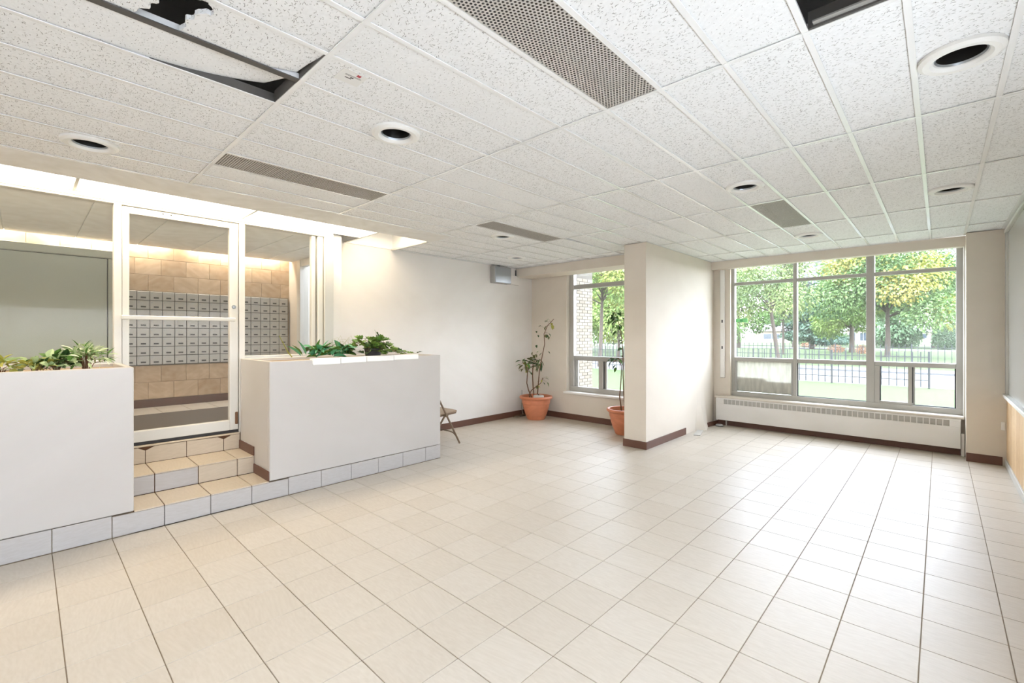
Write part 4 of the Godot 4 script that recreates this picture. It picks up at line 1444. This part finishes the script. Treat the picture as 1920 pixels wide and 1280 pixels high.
func build_pots() -> void:
	var c := at_px(1005, 785, 0)
	var t := thing("potted_plant", V(c.x, c.y, 0), "sparse plant in a terracotta coloured pot in the corner by the narrow window", "potted plant", "terracotta pots")
	pot(t, 1.0)
	# picture axes at the pot: right and up
	var rt := Vector3(cos(YAW), 0, -sin(YAW))
	var fw := Vector3(-sin(YAW), 0, -cos(YAW))
	var P := func(x: float, y: float, z := 0.0) -> Vector3:
		return rt * x + Vector3(0, y, 0) + fw * z
	stem_plant(t, [
		[P.call(-0.06, 0.34), P.call(-0.13, 0.5), P.call(-0.16, 0.62, 0.02), P.call(-0.15, 0.8, 0.02), P.call(-0.13, 0.95), P.call(-0.24, 0.98)],
		[P.call(-0.03, 0.34), P.call(-0.05, 0.55), P.call(-0.06, 0.75), P.call(-0.05, 0.95, 0.03), P.call(-0.03, 1.0), P.call(0.0, 1.05)],
		[P.call(0.02, 0.34, 0.02), P.call(0.04, 0.6), P.call(0.06, 0.85), P.call(0.1, 1.05), P.call(0.15, 1.3), P.call(0.14, 1.48), P.call(0.2, 1.62), P.call(0.31, 1.74)],
		[P.call(-0.1, 0.34, -0.02), P.call(-0.12, 0.42), P.call(-0.08, 0.5, -0.02), P.call(0.0, 0.56), P.call(0.08, 0.62), P.call(0.12, 0.72)]], 12, 44, ["leaf_olive", "leaf_dark", "leaf_olive", "leaf_green", "leaf_yellow"], 0.068)
	# longer tuft of leaves on the left stem, scattered leaves on the tall one
	var r := RandomNumberGenerator.new()
	r.seed = 5
	for i in 30:
		var p: Vector3 = P.call(r.randf_range(-0.28, 0.12), r.randf_range(0.9, 1.06), r.randf_range(-0.08, 0.08))
		inst("leaf", leaf_mesh("lance", ["leaf_olive", "leaf_dark", "leaf_green"][r.randi() % 3]), t, Transform3D(leaf_basis(Vector3(r.randf_range(-1, 1), r.randf_range(-0.8, 0.2), r.randf_range(-1, 1)), r.randf_range(-0.6, 0.6), r.randf_range(0.1, 0.2)), p))
	for i in 12:
		var p: Vector3 = P.call(r.randf_range(-0.06, 0.28), r.randf_range(1.1, 1.6), r.randf_range(-0.05, 0.05))
		inst("leaf", leaf_mesh("broad", ["leaf_olive", "leaf_dark"][r.randi() % 2]), t, Transform3D(leaf_basis(Vector3(r.randf_range(-1, 1), -0.8, r.randf_range(-1, 1)), r.randf_range(-0.6, 0.6), r.randf_range(0.05, 0.08)), p))
	var tin := thing("tin_can", V(c.x, c.y, 0) + P.call(0.04, 0.365, -0.1), "small grey tin resting on the soil of the corner pot", "tin")
	var tb := mbo(tin)
	tb.lathe([Vector2(0.0, 0.0), Vector2(0.085, 0.0), Vector2(0.09, 0.01), Vector2(0.09, 0.05), Vector2(0.082, 0.06), Vector2(0.0, 0.062)], tin.position, 20)
	put("body", tb, M.perforated, tin)
	var kb := mbo(tin)
	kb.lathe([Vector2(0.008, 0.06), Vector2(0.01, 0.075), Vector2(0.0, 0.08)], tin.position, 10)
	put("knob", kb, M.gasket, tin)
	# second pot half hidden by the wall end
	var c2 := at_px(1172, 813, 0)
	var t2 := thing("potted_plant", V(c2.x, c2.y, 0), "terracotta coloured pot with a tall thin plant behind the free wall end", "potted plant", "terracotta pots")
	pot(t2, 0.93)
	stem_plant(t2, [
		[P.call(-0.05, 0.32), P.call(-0.08, 0.55), P.call(-0.06, 0.8), P.call(-0.05, 1.0), P.call(-0.1, 1.12), P.call(-0.18, 1.05)],
		[P.call(0.0, 0.32), P.call(-0.02, 0.6), P.call(-0.03, 0.9), P.call(-0.03, 1.2), P.call(-0.06, 1.5), P.call(-0.1, 1.66), P.call(-0.16, 1.8)],
		[P.call(0.03, 0.32), P.call(0.04, 0.7), P.call(0.04, 1.1), P.call(0.02, 1.6), P.call(0.03, 1.9)]], 31, 40, ["leaf_dark", "leaf_dark", "leaf_green"], 0.075)
	for i in 16:
		var p: Vector3 = P.call(r.randf_range(-0.26, -0.02), r.randf_range(1.58, 1.82), r.randf_range(-0.05, 0.05))
		inst("leaf", leaf_mesh("broad", ["leaf_dark", "leaf_green", "leaf_dark"][r.randi() % 3]), t2, Transform3D(leaf_basis(Vector3(r.randf_range(-1, 1), -0.5, r.randf_range(-1, 1)), r.randf_range(-0.6, 0.6), r.randf_range(0.06, 0.1)), p))

# ------------------------------------------------------------------ small things
func build_small_things() -> void:
	# electrical box and blank plate high on the left wall
	var e := thing("electrical_box", V(17.95, LW + 0.17, 7.69), "grey metal electrical box high on the left wall near the corner", "electrical box")
	part("box", M.alu_grey, e, [17.3, 18.6, LW, LW + 0.38, 7.69, 8.62], 0.004)
	part("cover", M.steel, e, [17.32, 18.58, LW + 0.38, LW + 0.42, 7.71, 8.58], 0.006)
	part("conduit", M.gasket, e, [17.7, 17.85, LW + 0.1, LW + 0.25, 8.62, HC], 0.003)
	var bp := thing("cover_plate", V(19.1, LW + 0.04, 7.72), "cream blank cover plate beside the grey electrical box", "cover plate")
	part("plate", M.wall, bp, [18.66, 19.6, LW, LW + 0.1, 7.72, 8.27], 0.005)
	part("wire", M.gasket, bp, [19.36, 19.4, LW, LW + 0.05, 8.27, 8.6], 0.0)
	# loose cable and piece of skirting in the corner
	var cb := thing("loose_cable", V(19.9, LW + 0.2, 0), "thin grey cable hanging down the wall behind the corner pot", "cable")
	var b := mbo(cb)
	b.tube([V(19.9, LW + 0.05, 1.5), V(19.88, LW + 0.06, 0.9), V(19.84, LW + 0.08, 0.4), V(19.8, LW + 0.25, 0.04), V(19.4, LW + 0.35, 0.03)], [0.006, 0.006, 0.006, 0.006, 0.006], 6)
	put("cable", b, M.alu_grey, cb)
	var ls := thing("loose_trim", V(19.6, LW + 0.35, 0), "loose strip of brown skirting lying by the corner pot", "trim piece")
	var lb := mbo(ls)
	lb.cbox(V(19.6, LW + 0.35, 0.09), Vector3(0.035, 0.006, 0.24), 0.002, Basis(Vector3.BACK, 0.5) * Basis(Vector3.UP, 0.1))
	put("strip", lb, M.chair_brown, ls)
	# peeling wall covering near the heater
	var pf := thing("peeled_wall_covering", V(23.3, 3.3, 0), "pale wall covering peeling away at the foot of the wall end", "wall covering")
	var m := mbo(pf)
	var prof := []
	for i in 15:
		var f := i / 14.0
		prof.append(f)
	for i in 14:
		var row := []
		for q in [i, i + 1]:
			var h: float = 2.1 * q / 14.0
			var k: float = 1.0 - q / 14.0
			row.append([V(22.6 + 0.35 * (1.0 - k), 3.262, h), V(22.95 + 0.4 * (1.0 - k), 3.27 + 0.42 * k * k, h), V(24.1 - 0.4 * (1.0 - k), 3.265 + 0.1 * k * k, h)])
		for s in 2:
			var p0: Vector3 = row[0][s]
			m.face([row[0][s], row[0][s + 1], row[1][s + 1], row[1][s]])
	put("flap", m, M.wall_tan, pf)
	var lp := thing("loose_skirting", V(23.4, 3.55, 0), "strip of loose skirting fallen flat beside the peeling wall", "trim piece")
	var l2 := mbo(lp)
	l2.cbox(V(22.1, 3.62, 0.02), Vector3(0.045, 0.004, 0.2), 0.001, Basis(Vector3.UP, 0.25))
	put("strip", l2, M.perforated, lp)
	var l3 := mbo(lp)
	l3.cbox(V(24.0, 3.42, 0.12), Vector3(0.006, 0.035, 0.3), 0.001, Basis(Vector3.UP, -0.12))
	put("leaning_strip", l3, M.vinyl_base, lp)
	var pk := thing("floor_puck", V(24.6, 3.75, 0), "small grey plastic piece on the floor beside the heater", "plastic piece")
	var pb := mbo(pk)
	pb.lathe([Vector2(0.0, 0.0), Vector2(0.06, 0.0), Vector2(0.062, 0.012), Vector2(0.045, 0.03), Vector2(0.0, 0.034)], pk.position, 20)
	put("shell", pb, M.alu_grey, pk)
	put_band(pk)
	folding_chair()

func put_band(pk: Node3D) -> void:
	var b := mbo(pk)
	b.lathe([Vector2(0.063, 0.004), Vector2(0.064, 0.008), Vector2(0.063, 0.012)], pk.position, 20)
	put("band", b, M.gasket, pk)

func folding_chair() -> void:
	# faces along +a; near side at b = -3.28
	var n := -3.28
	var f := -4.72
	var c := thing("folding_chair", V(12.0, -4.0, 0), "brown metal folding chair behind the end of the long planter", "chair")
	for s in [n, f]:
		var b := mbo(c)
		b.tube([V(12.74, s, 0.02), V(12.02, s, 1.32), V(11.55, s, 2.15), V(11.3, s, 2.65)], [0.0125, 0.0125, 0.0125, 0.0125], 8)
		put("front_leg", b, M.chair_brown, c)
		var d := mbo(c)
		var s2: float = s + (0.08 if s == n else -0.08) * -1.0
		d.tube([V(11.0, s2, 0.02), V(11.6, s2, 0.8), V(12.0, s2, 1.33)], [0.0125, 0.0125, 0.0125], 8)
		put("rear_leg", d, M.chair_brown, c)
		var h := mbo(c)
		h.lathe([Vector2(0.0, 0.012), Vector2(0.02, 0.01), Vector2(0.02, -0.01), Vector2(0.0, -0.012)], V(12.02, s, 1.32), 14, Basis(Vector3.BACK, PI / 2))
		put("hinge", h, M.chair_brown, c)
	var st := mbo(c)
	st.tube([V(12.55, n, 0.36), V(12.45, n - 0.12, 0.52), V(12.42, n - 0.35, 0.55), V(12.42, f + 0.35, 0.55), V(12.45, f + 0.12, 0.52), V(12.55, f, 0.36)], [0.008, 0.008, 0.008, 0.008, 0.008, 0.008], 8)
	put("cross_bar", st, M.chair_brown, c)
	var st2 := mbo(c)
	st2.tube([V(11.2, n - 0.08, 0.3), V(11.2, f + 0.08, 0.3)], [0.008, 0.008], 8)
	put("cross_bar", st2, M.chair_brown, c)
	var seat := mbo(c)
	seat.cbox(V(12.0, -4.0, 1.4), Vector3(0.2, 0.016, 0.205), 0.012, Basis(Vector3.RIGHT, 0.06))
	put("seat", seat, M.chair_vinyl, c)
	var pan := mbo(c)
	pan.cbox(V(12.0, -4.0, 1.33), Vector3(0.19, 0.01, 0.195), 0.004, Basis(Vector3.RIGHT, 0.06))
	put("seat_pan", pan, M.chair_brown, c)
	var back := mbo(c)
	back.cbox(V(11.42, -4.0, 2.4), Vector3(0.215, 0.08, 0.008), 0.006, Basis(Vector3.RIGHT, 0.4))
	put("backrest", back, M.chair_brown, c)

# ------------------------------------------------------------------ outdoors
func leaf_card() -> ArrayMesh:
	if not lib.has("card"):
		var b := MB.new()
		var l: Array = lib["broad"]
		for i in range(0, l.size(), 3):
			var nn: Vector3 = (l[i + 2] - l[i]).cross(l[i + 1] - l[i])
			if nn.length() < 1e-9:
				continue
			nn = nn.normalized()
			b.tri(l[i], l[i + 1], l[i + 2], nn if nn.y > 0 else -nn)
		lib["card"] = b.mesh(M.foliage)
	return lib["card"]

# clusters: [centre (metres, local), radii]; leaves sit mostly near the surface of each cluster
func foliage(parent: Node3D, called: String, clusters: Array, n: int, size: float, cols: Array, sd: int) -> void:
	var r := RandomNumberGenerator.new()
	r.seed = sd
	var mm := MultiMesh.new()
	mm.transform_format = MultiMesh.TRANSFORM_3D
	mm.use_colors = true
	mm.mesh = leaf_card()
	mm.instance_count = n
	var wsum := 0.0
	for c in clusters:
		wsum += c[1].x * c[1].y
	var at := 0
	for ci in clusters.size():
		var c = clusters[ci]
		var m := int(n * c[1].x * c[1].y / wsum) if ci < clusters.size() - 1 else n - at
		m = mini(m, n - at)
		var tint: Color = cols[ci % cols.size()] if c.size() < 3 else c[2]
		for i in m:
			var d := Vector3(r.randfn(), r.randfn(), r.randfn()).normalized()
			var k := pow(r.randf(), 0.33) * r.randf_range(0.85, 1.08)
			var p: Vector3 = c[0] + Vector3(d.x * c[1].x, d.y * c[1].y, d.z * c[1].z) * k
			var dir := d + Vector3(r.randf_range(-1, 1), r.randf_range(-1.0, 0.5), r.randf_range(-1, 1))
			mm.set_instance_transform(at, Transform3D(leaf_basis(dir, r.randf_range(-1.2, 1.2), size * r.randf_range(0.6, 1.3)), p))
			var g := r.randf_range(0.4, 0.85)
			mm.set_instance_color(at, Color(tint.r * g, tint.g * g, tint.b * g))
			at += 1
	mm.visible_instance_count = at
	var o := MultiMeshInstance3D.new()
	o.name = called
	o.multimesh = mm
	o.set_meta("kind", "stuff")
	parent.add_child(o, true)

func tree(called: String, label: String, at: Vector2, trunk_r: float, fork: float, height: float, spread: float, n: int, size: float, cols: Array, sd: int, lean := Vector3.ZERO, airy := false) -> Node3D:
	var r := RandomNumberGenerator.new()
	r.seed = sd
	var t := thing(called, V(at.x, at.y, G0), label, "tree", "trees outside")
	var b := MB.new()
	var top := Vector3(0, fork, 0) + lean
	b.tube([Vector3(0, -0.3, 0), Vector3(0, 0.2, 0), top * 0.5 + Vector3(0.03, 0, 0.02), top, top + Vector3(0.05, (height - fork) * 0.45, 0.05) + lean * 0.3], [trunk_r * 1.35, trunk_r * 1.05, trunk_r * 0.9, trunk_r * 0.75, trunk_r * 0.3], 10)
	put("trunk", b, M.bark, t)
	var br := MB.new()
	var clusters := []
	var nb := 17
	for i in nb:
		var th := TAU * i / nb + r.randf_range(-0.3, 0.3)
		var up := r.randf_range(0.0, 0.95)
		var e := top + Vector3(cos(th) * spread * r.randf_range(0.45, 0.75) * (1.15 - up * 0.5), (height - fork) * up * 0.85, sin(th) * spread * r.randf_range(0.45, 0.75) * (1.15 - up * 0.5))
		var s := top.lerp(top + Vector3(0, (height - fork) * 0.45, 0), r.randf() * up)
		br.tube([s, s.lerp(e, 0.5) + Vector3(0, 0.12 * spread, 0), e], [trunk_r * 0.4, trunk_r * 0.25, trunk_r * 0.08], 6)
		var cr := spread * r.randf_range(0.32, 0.48) * (0.78 if airy else 1.0)
		clusters.append([e, Vector3(cr, cr * 0.85, cr)])
	clusters.append([top + Vector3(0, (height - fork) * 0.6, 0), Vector3(spread * 0.55, (height - fork) * 0.36, spread * 0.55)])
	put("branches", br, M.bark, t)
	foliage(t, "crown", clusters, n, size, cols, sd + 1)
	return t

func conifer(called: String, label: String, at: Vector2, height: float, spread: float, n: int, sd: int, cols: Array) -> void:
	var t := thing(called, V(at.x, at.y, G0), label, "tree", "trees outside")
	var b := MB.new()
	b.tube([Vector3(0, -0.3, 0), Vector3(0, height * 0.5, 0), Vector3(0, height, 0)], [spread * 0.07, spread * 0.05, 0.02], 8)
	put("trunk", b, M.bark, t)
	var cl := []
	for i in 12:
		var f := i / 11.0
		var rr := spread * (1.0 - f * 0.85) * 0.55
		var th := i * 2.4
		cl.append([Vector3(cos(th) * rr * 0.7, height * (0.15 + 0.8 * f), sin(th) * rr * 0.7), Vector3(rr * 0.9, height * 0.07, rr * 0.9)])
	foliage(t, "needles", cl, n, 0.3, cols, sd)

func hedge(called: String, label: String, at: Vector2, clusters: Array, n: int, size: float, cols: Array, sd: int, cat := "shrub") -> void:
	var t := thing(called, V(at.x, at.y, G0), label, cat, "shrubs outside")
	var b := MB.new()
	b.tube([Vector3(0, -0.2, 0), Vector3(0.02, clusters[0][0].y, 0.0)], [0.06, 0.03], 6)
	put("stem", b, M.bark, t)
	foliage(t, "leaves", clusters, n, size, cols, sd)

func fence(called: String, label: String, a: float, b0: float, b1: float, pitch: float, hgt: float, nmax: int) -> void:
	var f := thing(called, V(a, (b0 + b1) / 2, G0), label, "fence", "iron fences outside")
	var pk := MB.new()
	pk.box(-0.045, 0.045, -0.045, 0.045, 0.12, hgt, 0.0)
	var pm := pk.mesh(M.iron)
	var ps := MB.new()
	ps.box(-0.09, 0.09, -0.09, 0.09, 0.0, hgt + 0.06, 0.006)
	var sm := ps.mesh(M.iron)
	var b := b1
	var i := 0
	while b >= b0 and i < nmax:
		var post := i % 13 == 0
		inst("post" if post else "picket", sm if post else pm, f, Transform3D(Basis.IDENTITY, V(a, b, G0) - f.position))
		b -= pitch
		i += 1
	for h in [0.22, 0.86]:
		part("rail", M.iron, f, [a - 0.04, a + 0.04, b0, b1, G0 + hgt * h - 0.04, G0 + hgt * h + 0.04], 0.0)

func low_house(called: String, label: String, at: Vector2, wd: float, dp: float, hg: float, wins: Array, roof: float) -> void:
	# at: a, b of the left front corner in tile units; sizes in tile units
	var t := thing(called, V(at.x, at.y + wd / 2, G0), label, "building", "low houses outside")
	part("walls", M.house_wall, t, [at.x, at.x + dp, at.y, at.y + wd, G0, G0 + hg], 0.0)
	var b := mbo(t)
	var y0 := G0 + hg
	var o := 2.0
	var p := [V(at.x - o, at.y - o, y0), V(at.x - o, at.y + wd + o, y0), V(at.x + dp + o, at.y + wd + o, y0), V(at.x + dp + o, at.y - o, y0)]
	var q := [V(at.x + dp / 2, at.y + wd * 0.2, y0 + roof), V(at.x + dp / 2, at.y + wd * 0.8, y0 + roof)]
	b.quad(p[0], p[1], q[1], q[0], Vector3(0, 0.8, 0.6))
	b.quad(p[2], p[3], q[0], q[1], Vector3(0, 0.8, -0.6))
	b.tri(p[0], p[3], q[0], Vector3(-0.6, 0.8, 0))
	b.tri(p[1], p[2], q[1], Vector3(0.6, 0.8, 0))
	b.quad(p[0], p[1], p[2], p[3], Vector3.DOWN)
	put("roof", b, M.roof_pale, t)
	for w in wins:
		var fr := part("window_frame", M.render_white, t, [at.x - 0.25, at.x, at.y + w[0] - 0.25, at.y + w[1] + 0.25, G0 + w[2] - 0.25, G0 + w[3] + 0.25], 0.0)
		var pb := mbo(t)
		pb.box(at.x - 0.35, at.x - 0.25, at.y + w[0], at.y + w[1], G0 + w[2], G0 + w[3])
		put("pane", pb, M.house_window, fr)
		var mbn := mbo(t)
		mbn.box(at.x - 0.42, at.x - 0.35, at.y + (w[0] + w[1]) / 2 - 0.12, at.y + (w[0] + w[1]) / 2 + 0.12, G0 + w[2], G0 + w[3])
		put("glazing_bar", mbn, M.render_white, fr)

func build_outdoors() -> void:
	# ground: lawn, paved strip, kerb, lawn
	wallbox("ground_lawn_near", M.lawn, [21.6, 62.5, -160, 120, G0 - 0.5, G0], "short mown lawn just outside the windows")
	wallbox("ground_pavement", M.pavement, [62.5, 94.0, -300, 200, G0 - 0.5, G0 - 0.01], "pale paved drive beyond the near iron fence")
	wallbox("kerb", M.kerb, [83.0, 84.2, -300, 200, G0 - 0.3, G0 + 0.25], "grey kerb along the paved drive")
	wallbox("ground_lawn_far", M.lawn, [94.0, 700.0, -700, 500, G0 - 0.5, G0], "green park lawn beyond the second fence")
	wallbox("ground_path", M.pavement, [205.0, 222.0, -500, 300, G0 - 0.3, G0 + 0.05], "pale path across the far lawn")
	fence("iron_fence", "black iron picket fence on the near side of the drive", 61.5, -75.0, 11.43, 0.62, 3.67, 150)
	fence("iron_fence", "black iron picket fence on the far side of the drive", 100.0, -120.0, 40.0, 0.8, 3.8, 220)
	# brick wing outside the narrow window
	var bw := structure("wall_brick_wing", V(26, -6.6, G0), "pale brick outside wall seen through the narrow window")
	part("joint_bed", M.brick_joint, bw, [21.6, 28.26, -7.6, -6.53, G0, 12.0], 0.0)
	var bs := MB.new()
	bs.box(0, 0.64, -0.06, 0, 0, 0.195, 0.003)
	var bms := []
	for i in 3:
		bms.append(bs.mesh(M["brick%d" % i]))
	var hb := MB.new()
	hb.box(0, 0.3, -0.06, 0, 0, 0.195, 0.003)
	var hm := hb.mesh(M.brick1)
	for k in 42:
		var h := G0 + 0.225 * k
		if h < -0.2 or h > 8.8:
			continue
		var a := 28.26
		if k % 2 == 0:
			a -= 0.3
			inst("brick", hm, bw, Transform3D(Basis.IDENTITY, V(a, -6.5, h) - bw.position))
			a -= 0.035
		for j in 6:
			a -= 0.64
			inst("brick", bms[rng.randi() % 3], bw, Transform3D(Basis.IDENTITY, V(a, -6.5, h) - bw.position))
			a -= 0.035
	# trees through the wide window (linear leaf colours)
	var green := [Color(0.16, 0.27, 0.07), Color(0.2, 0.32, 0.1), Color(0.13, 0.23, 0.07)]
	var lime := [Color(0.26, 0.36, 0.09), Color(0.2, 0.31, 0.08), Color(0.33, 0.36, 0.09)]
	var dark := [Color(0.085, 0.13, 0.085), Color(0.1, 0.15, 0.11), Color(0.12, 0.12, 0.12)]
	var maple_c := [Color(0.17, 0.28, 0.09), Color(0.42, 0.42, 0.09), Color(0.2, 0.31, 0.11), Color(0.46, 0.4, 0.1), Color(0.15, 0.26, 0.1)]
	tree("maple_tree", "maple tree with yellowing leaves and forked trunk behind the trimmed hedge", at_depth(1664, 112), 0.17, 2.9, 9.8, 4.9, 26000, 0.2, maple_c, 101)
	tree("broadleaf_tree", "dense bright green tree beside the middle window bar", at_depth(1597, 140), 0.22, 2.2, 9.6, 3.3, 22000, 0.2, lime, 111)
	tree("locust_tree", "airy tree with a leaning pale trunk by the near fence", at_depth(1458, 103), 0.14, 3.2, 8.4, 3.6, 8500, 0.16, [Color(0.22, 0.29, 0.1), Color(0.17, 0.24, 0.1), Color(0.28, 0.33, 0.12)], 121, Vector3(-0.35, 0, 0.2), true)
	tree("slim_tree", "slim straight trunked tree behind the airy leaning one", at_depth(1468, 125), 0.09, 2.6, 6.5, 1.8, 3500, 0.17, green, 131, Vector3.ZERO, true)
	tree("dark_tree", "dark blue green tree behind the slim straight trunked one", at_depth(1489, 195), 0.25, 2.6, 9.6, 2.9, 9000, 0.28, dark, 141)
	conifer("pine_tree", "spreading blue green pine in the middle distance", at_depth(1522, 175), 7.0, 4.2, 9000, 151, [Color(0.11, 0.19, 0.14), Color(0.14, 0.22, 0.15)])
	tree("park_tree", "large soft green tree standing behind the maple", at_depth(1752, 185), 0.28, 2.6, 12.0, 7.0, 20000, 0.32, [Color(0.17, 0.28, 0.14), Color(0.2, 0.3, 0.15), Color(0.14, 0.25, 0.13)], 161)
	tree("park_tree", "green tree in the distance behind the airy leaning one", at_depth(1385, 190), 0.25, 2.2, 11.0, 4.2, 8000, 0.3, green, 171)
	tree("park_tree", "tall green tree rising behind the dense bright one", at_depth(1640, 230), 0.3, 4.0, 16.0, 5.5, 12000, 0.36, [Color(0.19, 0.29, 0.14), Color(0.22, 0.31, 0.16)], 181)
	# trees through the narrow window
	tree("young_tree", "young tree with twin slim trunks outside the narrow window", at_depth(1124, 78), 0.1, 3.2, 8.6, 3.2, 12000, 0.16, lime, 191, Vector3(0.15, 0, 0), true)
	tree("young_tree", "bushy green tree behind the young one outside the narrow window", at_depth(1160, 110), 0.12, 1.2, 7.0, 4.2, 18000, 0.2, lime, 201)
	tree("young_tree", "leafy tree further back beside the brick wing", at_depth(1100, 150), 0.2, 1.8, 9.5, 5.5, 14000, 0.28, green, 211)
	# shrubs and hedges
	var hg := [Color(0.1, 0.17, 0.08), Color(0.12, 0.2, 0.1)]
	hedge("round_hedge", "big rounded trimmed hedge below the maple", at_depth(1682, 190), [[Vector3(-0.9, 1.25, 0), Vector3(1.5, 1.45, 1.5)], [Vector3(0.9, 1.2, 0), Vector3(1.5, 1.4, 1.5)], [Vector3(0, 1.3, 0.4), Vector3(1.5, 1.4, 1.4)]], 9000, 0.16, hg, 221)
	hedge("round_shrub", "single round dark green shrub next to the big rounded hedge", at_depth(1776, 168), [[Vector3(0, 1.35, 0), Vector3(1.35, 1.5, 1.35)]], 6000, 0.15, hg, 231)
	var lh := []
	for i in 6:
		lh.append([Vector3(-3.5 + 1.4 * i, 0.9, 0.9 * i - 2.2), Vector3(1.2, 1.1, 1.1)])
	hedge("long_hedge", "long low hedge across the park behind the flowers", at_depth(1535, 250), lh, 8000, 0.2, [Color(0.15, 0.25, 0.1), Color(0.17, 0.28, 0.12)], 241)
	var red := [Color(0.5, 0.27, 0.17), Color(0.4, 0.34, 0.15), Color(0.55, 0.33, 0.22)]
	hedge("red_shrub", "low red flowering shrub between the two fences", at_depth(1567, 140), [[Vector3(0, 0.3, 0), Vector3(0.6, 0.36, 0.6)]], 420, 0.14, red, 251)
	hedge("red_shrub", "red flowering shrub beside the middle window bar", at_depth(1615, 130), [[Vector3(0, 0.35, 0), Vector3(0.4, 0.4, 0.4)]], 360, 0.13, red, 261)
	hedge("red_shrub", "pink flower bed in front of the long hedge", at_depth(1515, 200), [[Vector3(0, 0.25, 0), Vector3(0.9, 0.3, 0.7)]], 500, 0.16, red, 271)
	hedge("red_shrub", "orange flower mound in the middle of the park", at_depth(1545, 215), [[Vector3(0, 0.9, 0), Vector3(0.55, 0.45, 0.55)]], 600, 0.16, red, 281)
	# buildings far behind
	var h1 := at_depth(1706, 400)
	low_house("bungalow", "low bungalow with a pale roof beyond the shrubs", h1, 46, 24, 8.0, [[6, 11, 2.6, 6.2], [17, 29, 2.6, 6.2], [34, 40, 2.6, 6.2]], 7.0)
	var h2 := at_depth(1586, 360)
	low_house("porch_house", "low house with white window frames behind the bright green tree", h2, 24, 24, 9.0, [[2, 6, 1.0, 7.0], [9, 13, 1.0, 7.0], [16, 20, 1.0, 7.0]], 6.0)
	var h3 := at_depth(1415, 330)
	low_house("bungalow", "pale roofed bungalow behind the leaning tree trunk", h3, 30, 24, 8.0, [[6, 16, 2.5, 6.0], [20, 26, 2.5, 6.0]], 6.0)
	# white apartment block
	var ap := at_depth(1432, 560)
	var t := thing("apartment_block", V(ap.x, ap.y + 45, G0), "tall white apartment block far behind the trees", "building")
	part("walls", M.render_white, t, [ap.x, ap.x + 50, ap.y, ap.y + 95, G0, G0 + 130], 0.0)
	for fl in 13:
		var h := G0 + 6 + 9.2 * fl
		for k in 4:
			var b0: float = ap.y + 4 + 23.0 * k
			part("balcony", M.render_white, t, [ap.x - 4.5, ap.x, b0, b0 + 13, h, h + 3.4], 0.0)
			var wf := part("window", M.render_white, t, [ap.x - 0.4, ap.x, b0 + 1, b0 + 12, h + 1, h + 7], 0.0)
			var pb := mbo(t)
			pb.box(ap.x - 0.6, ap.x - 0.4, b0 + 1.6, b0 + 11.4, h + 1.6, h + 6.4)
			put("pane", pb, M.house_window, wf)
			var w2 := part("window", M.render_white, t, [ap.x - 0.4, ap.x, b0 + 15, b0 + 20, h + 2.5, h + 6.6], 0.0)
			var p2 := mbo(t)
			p2.box(ap.x - 0.6, ap.x - 0.4, b0 + 15.5, b0 + 19.5, h + 3.0, h + 6.1)
			put("pane", p2, M.house_window, w2)
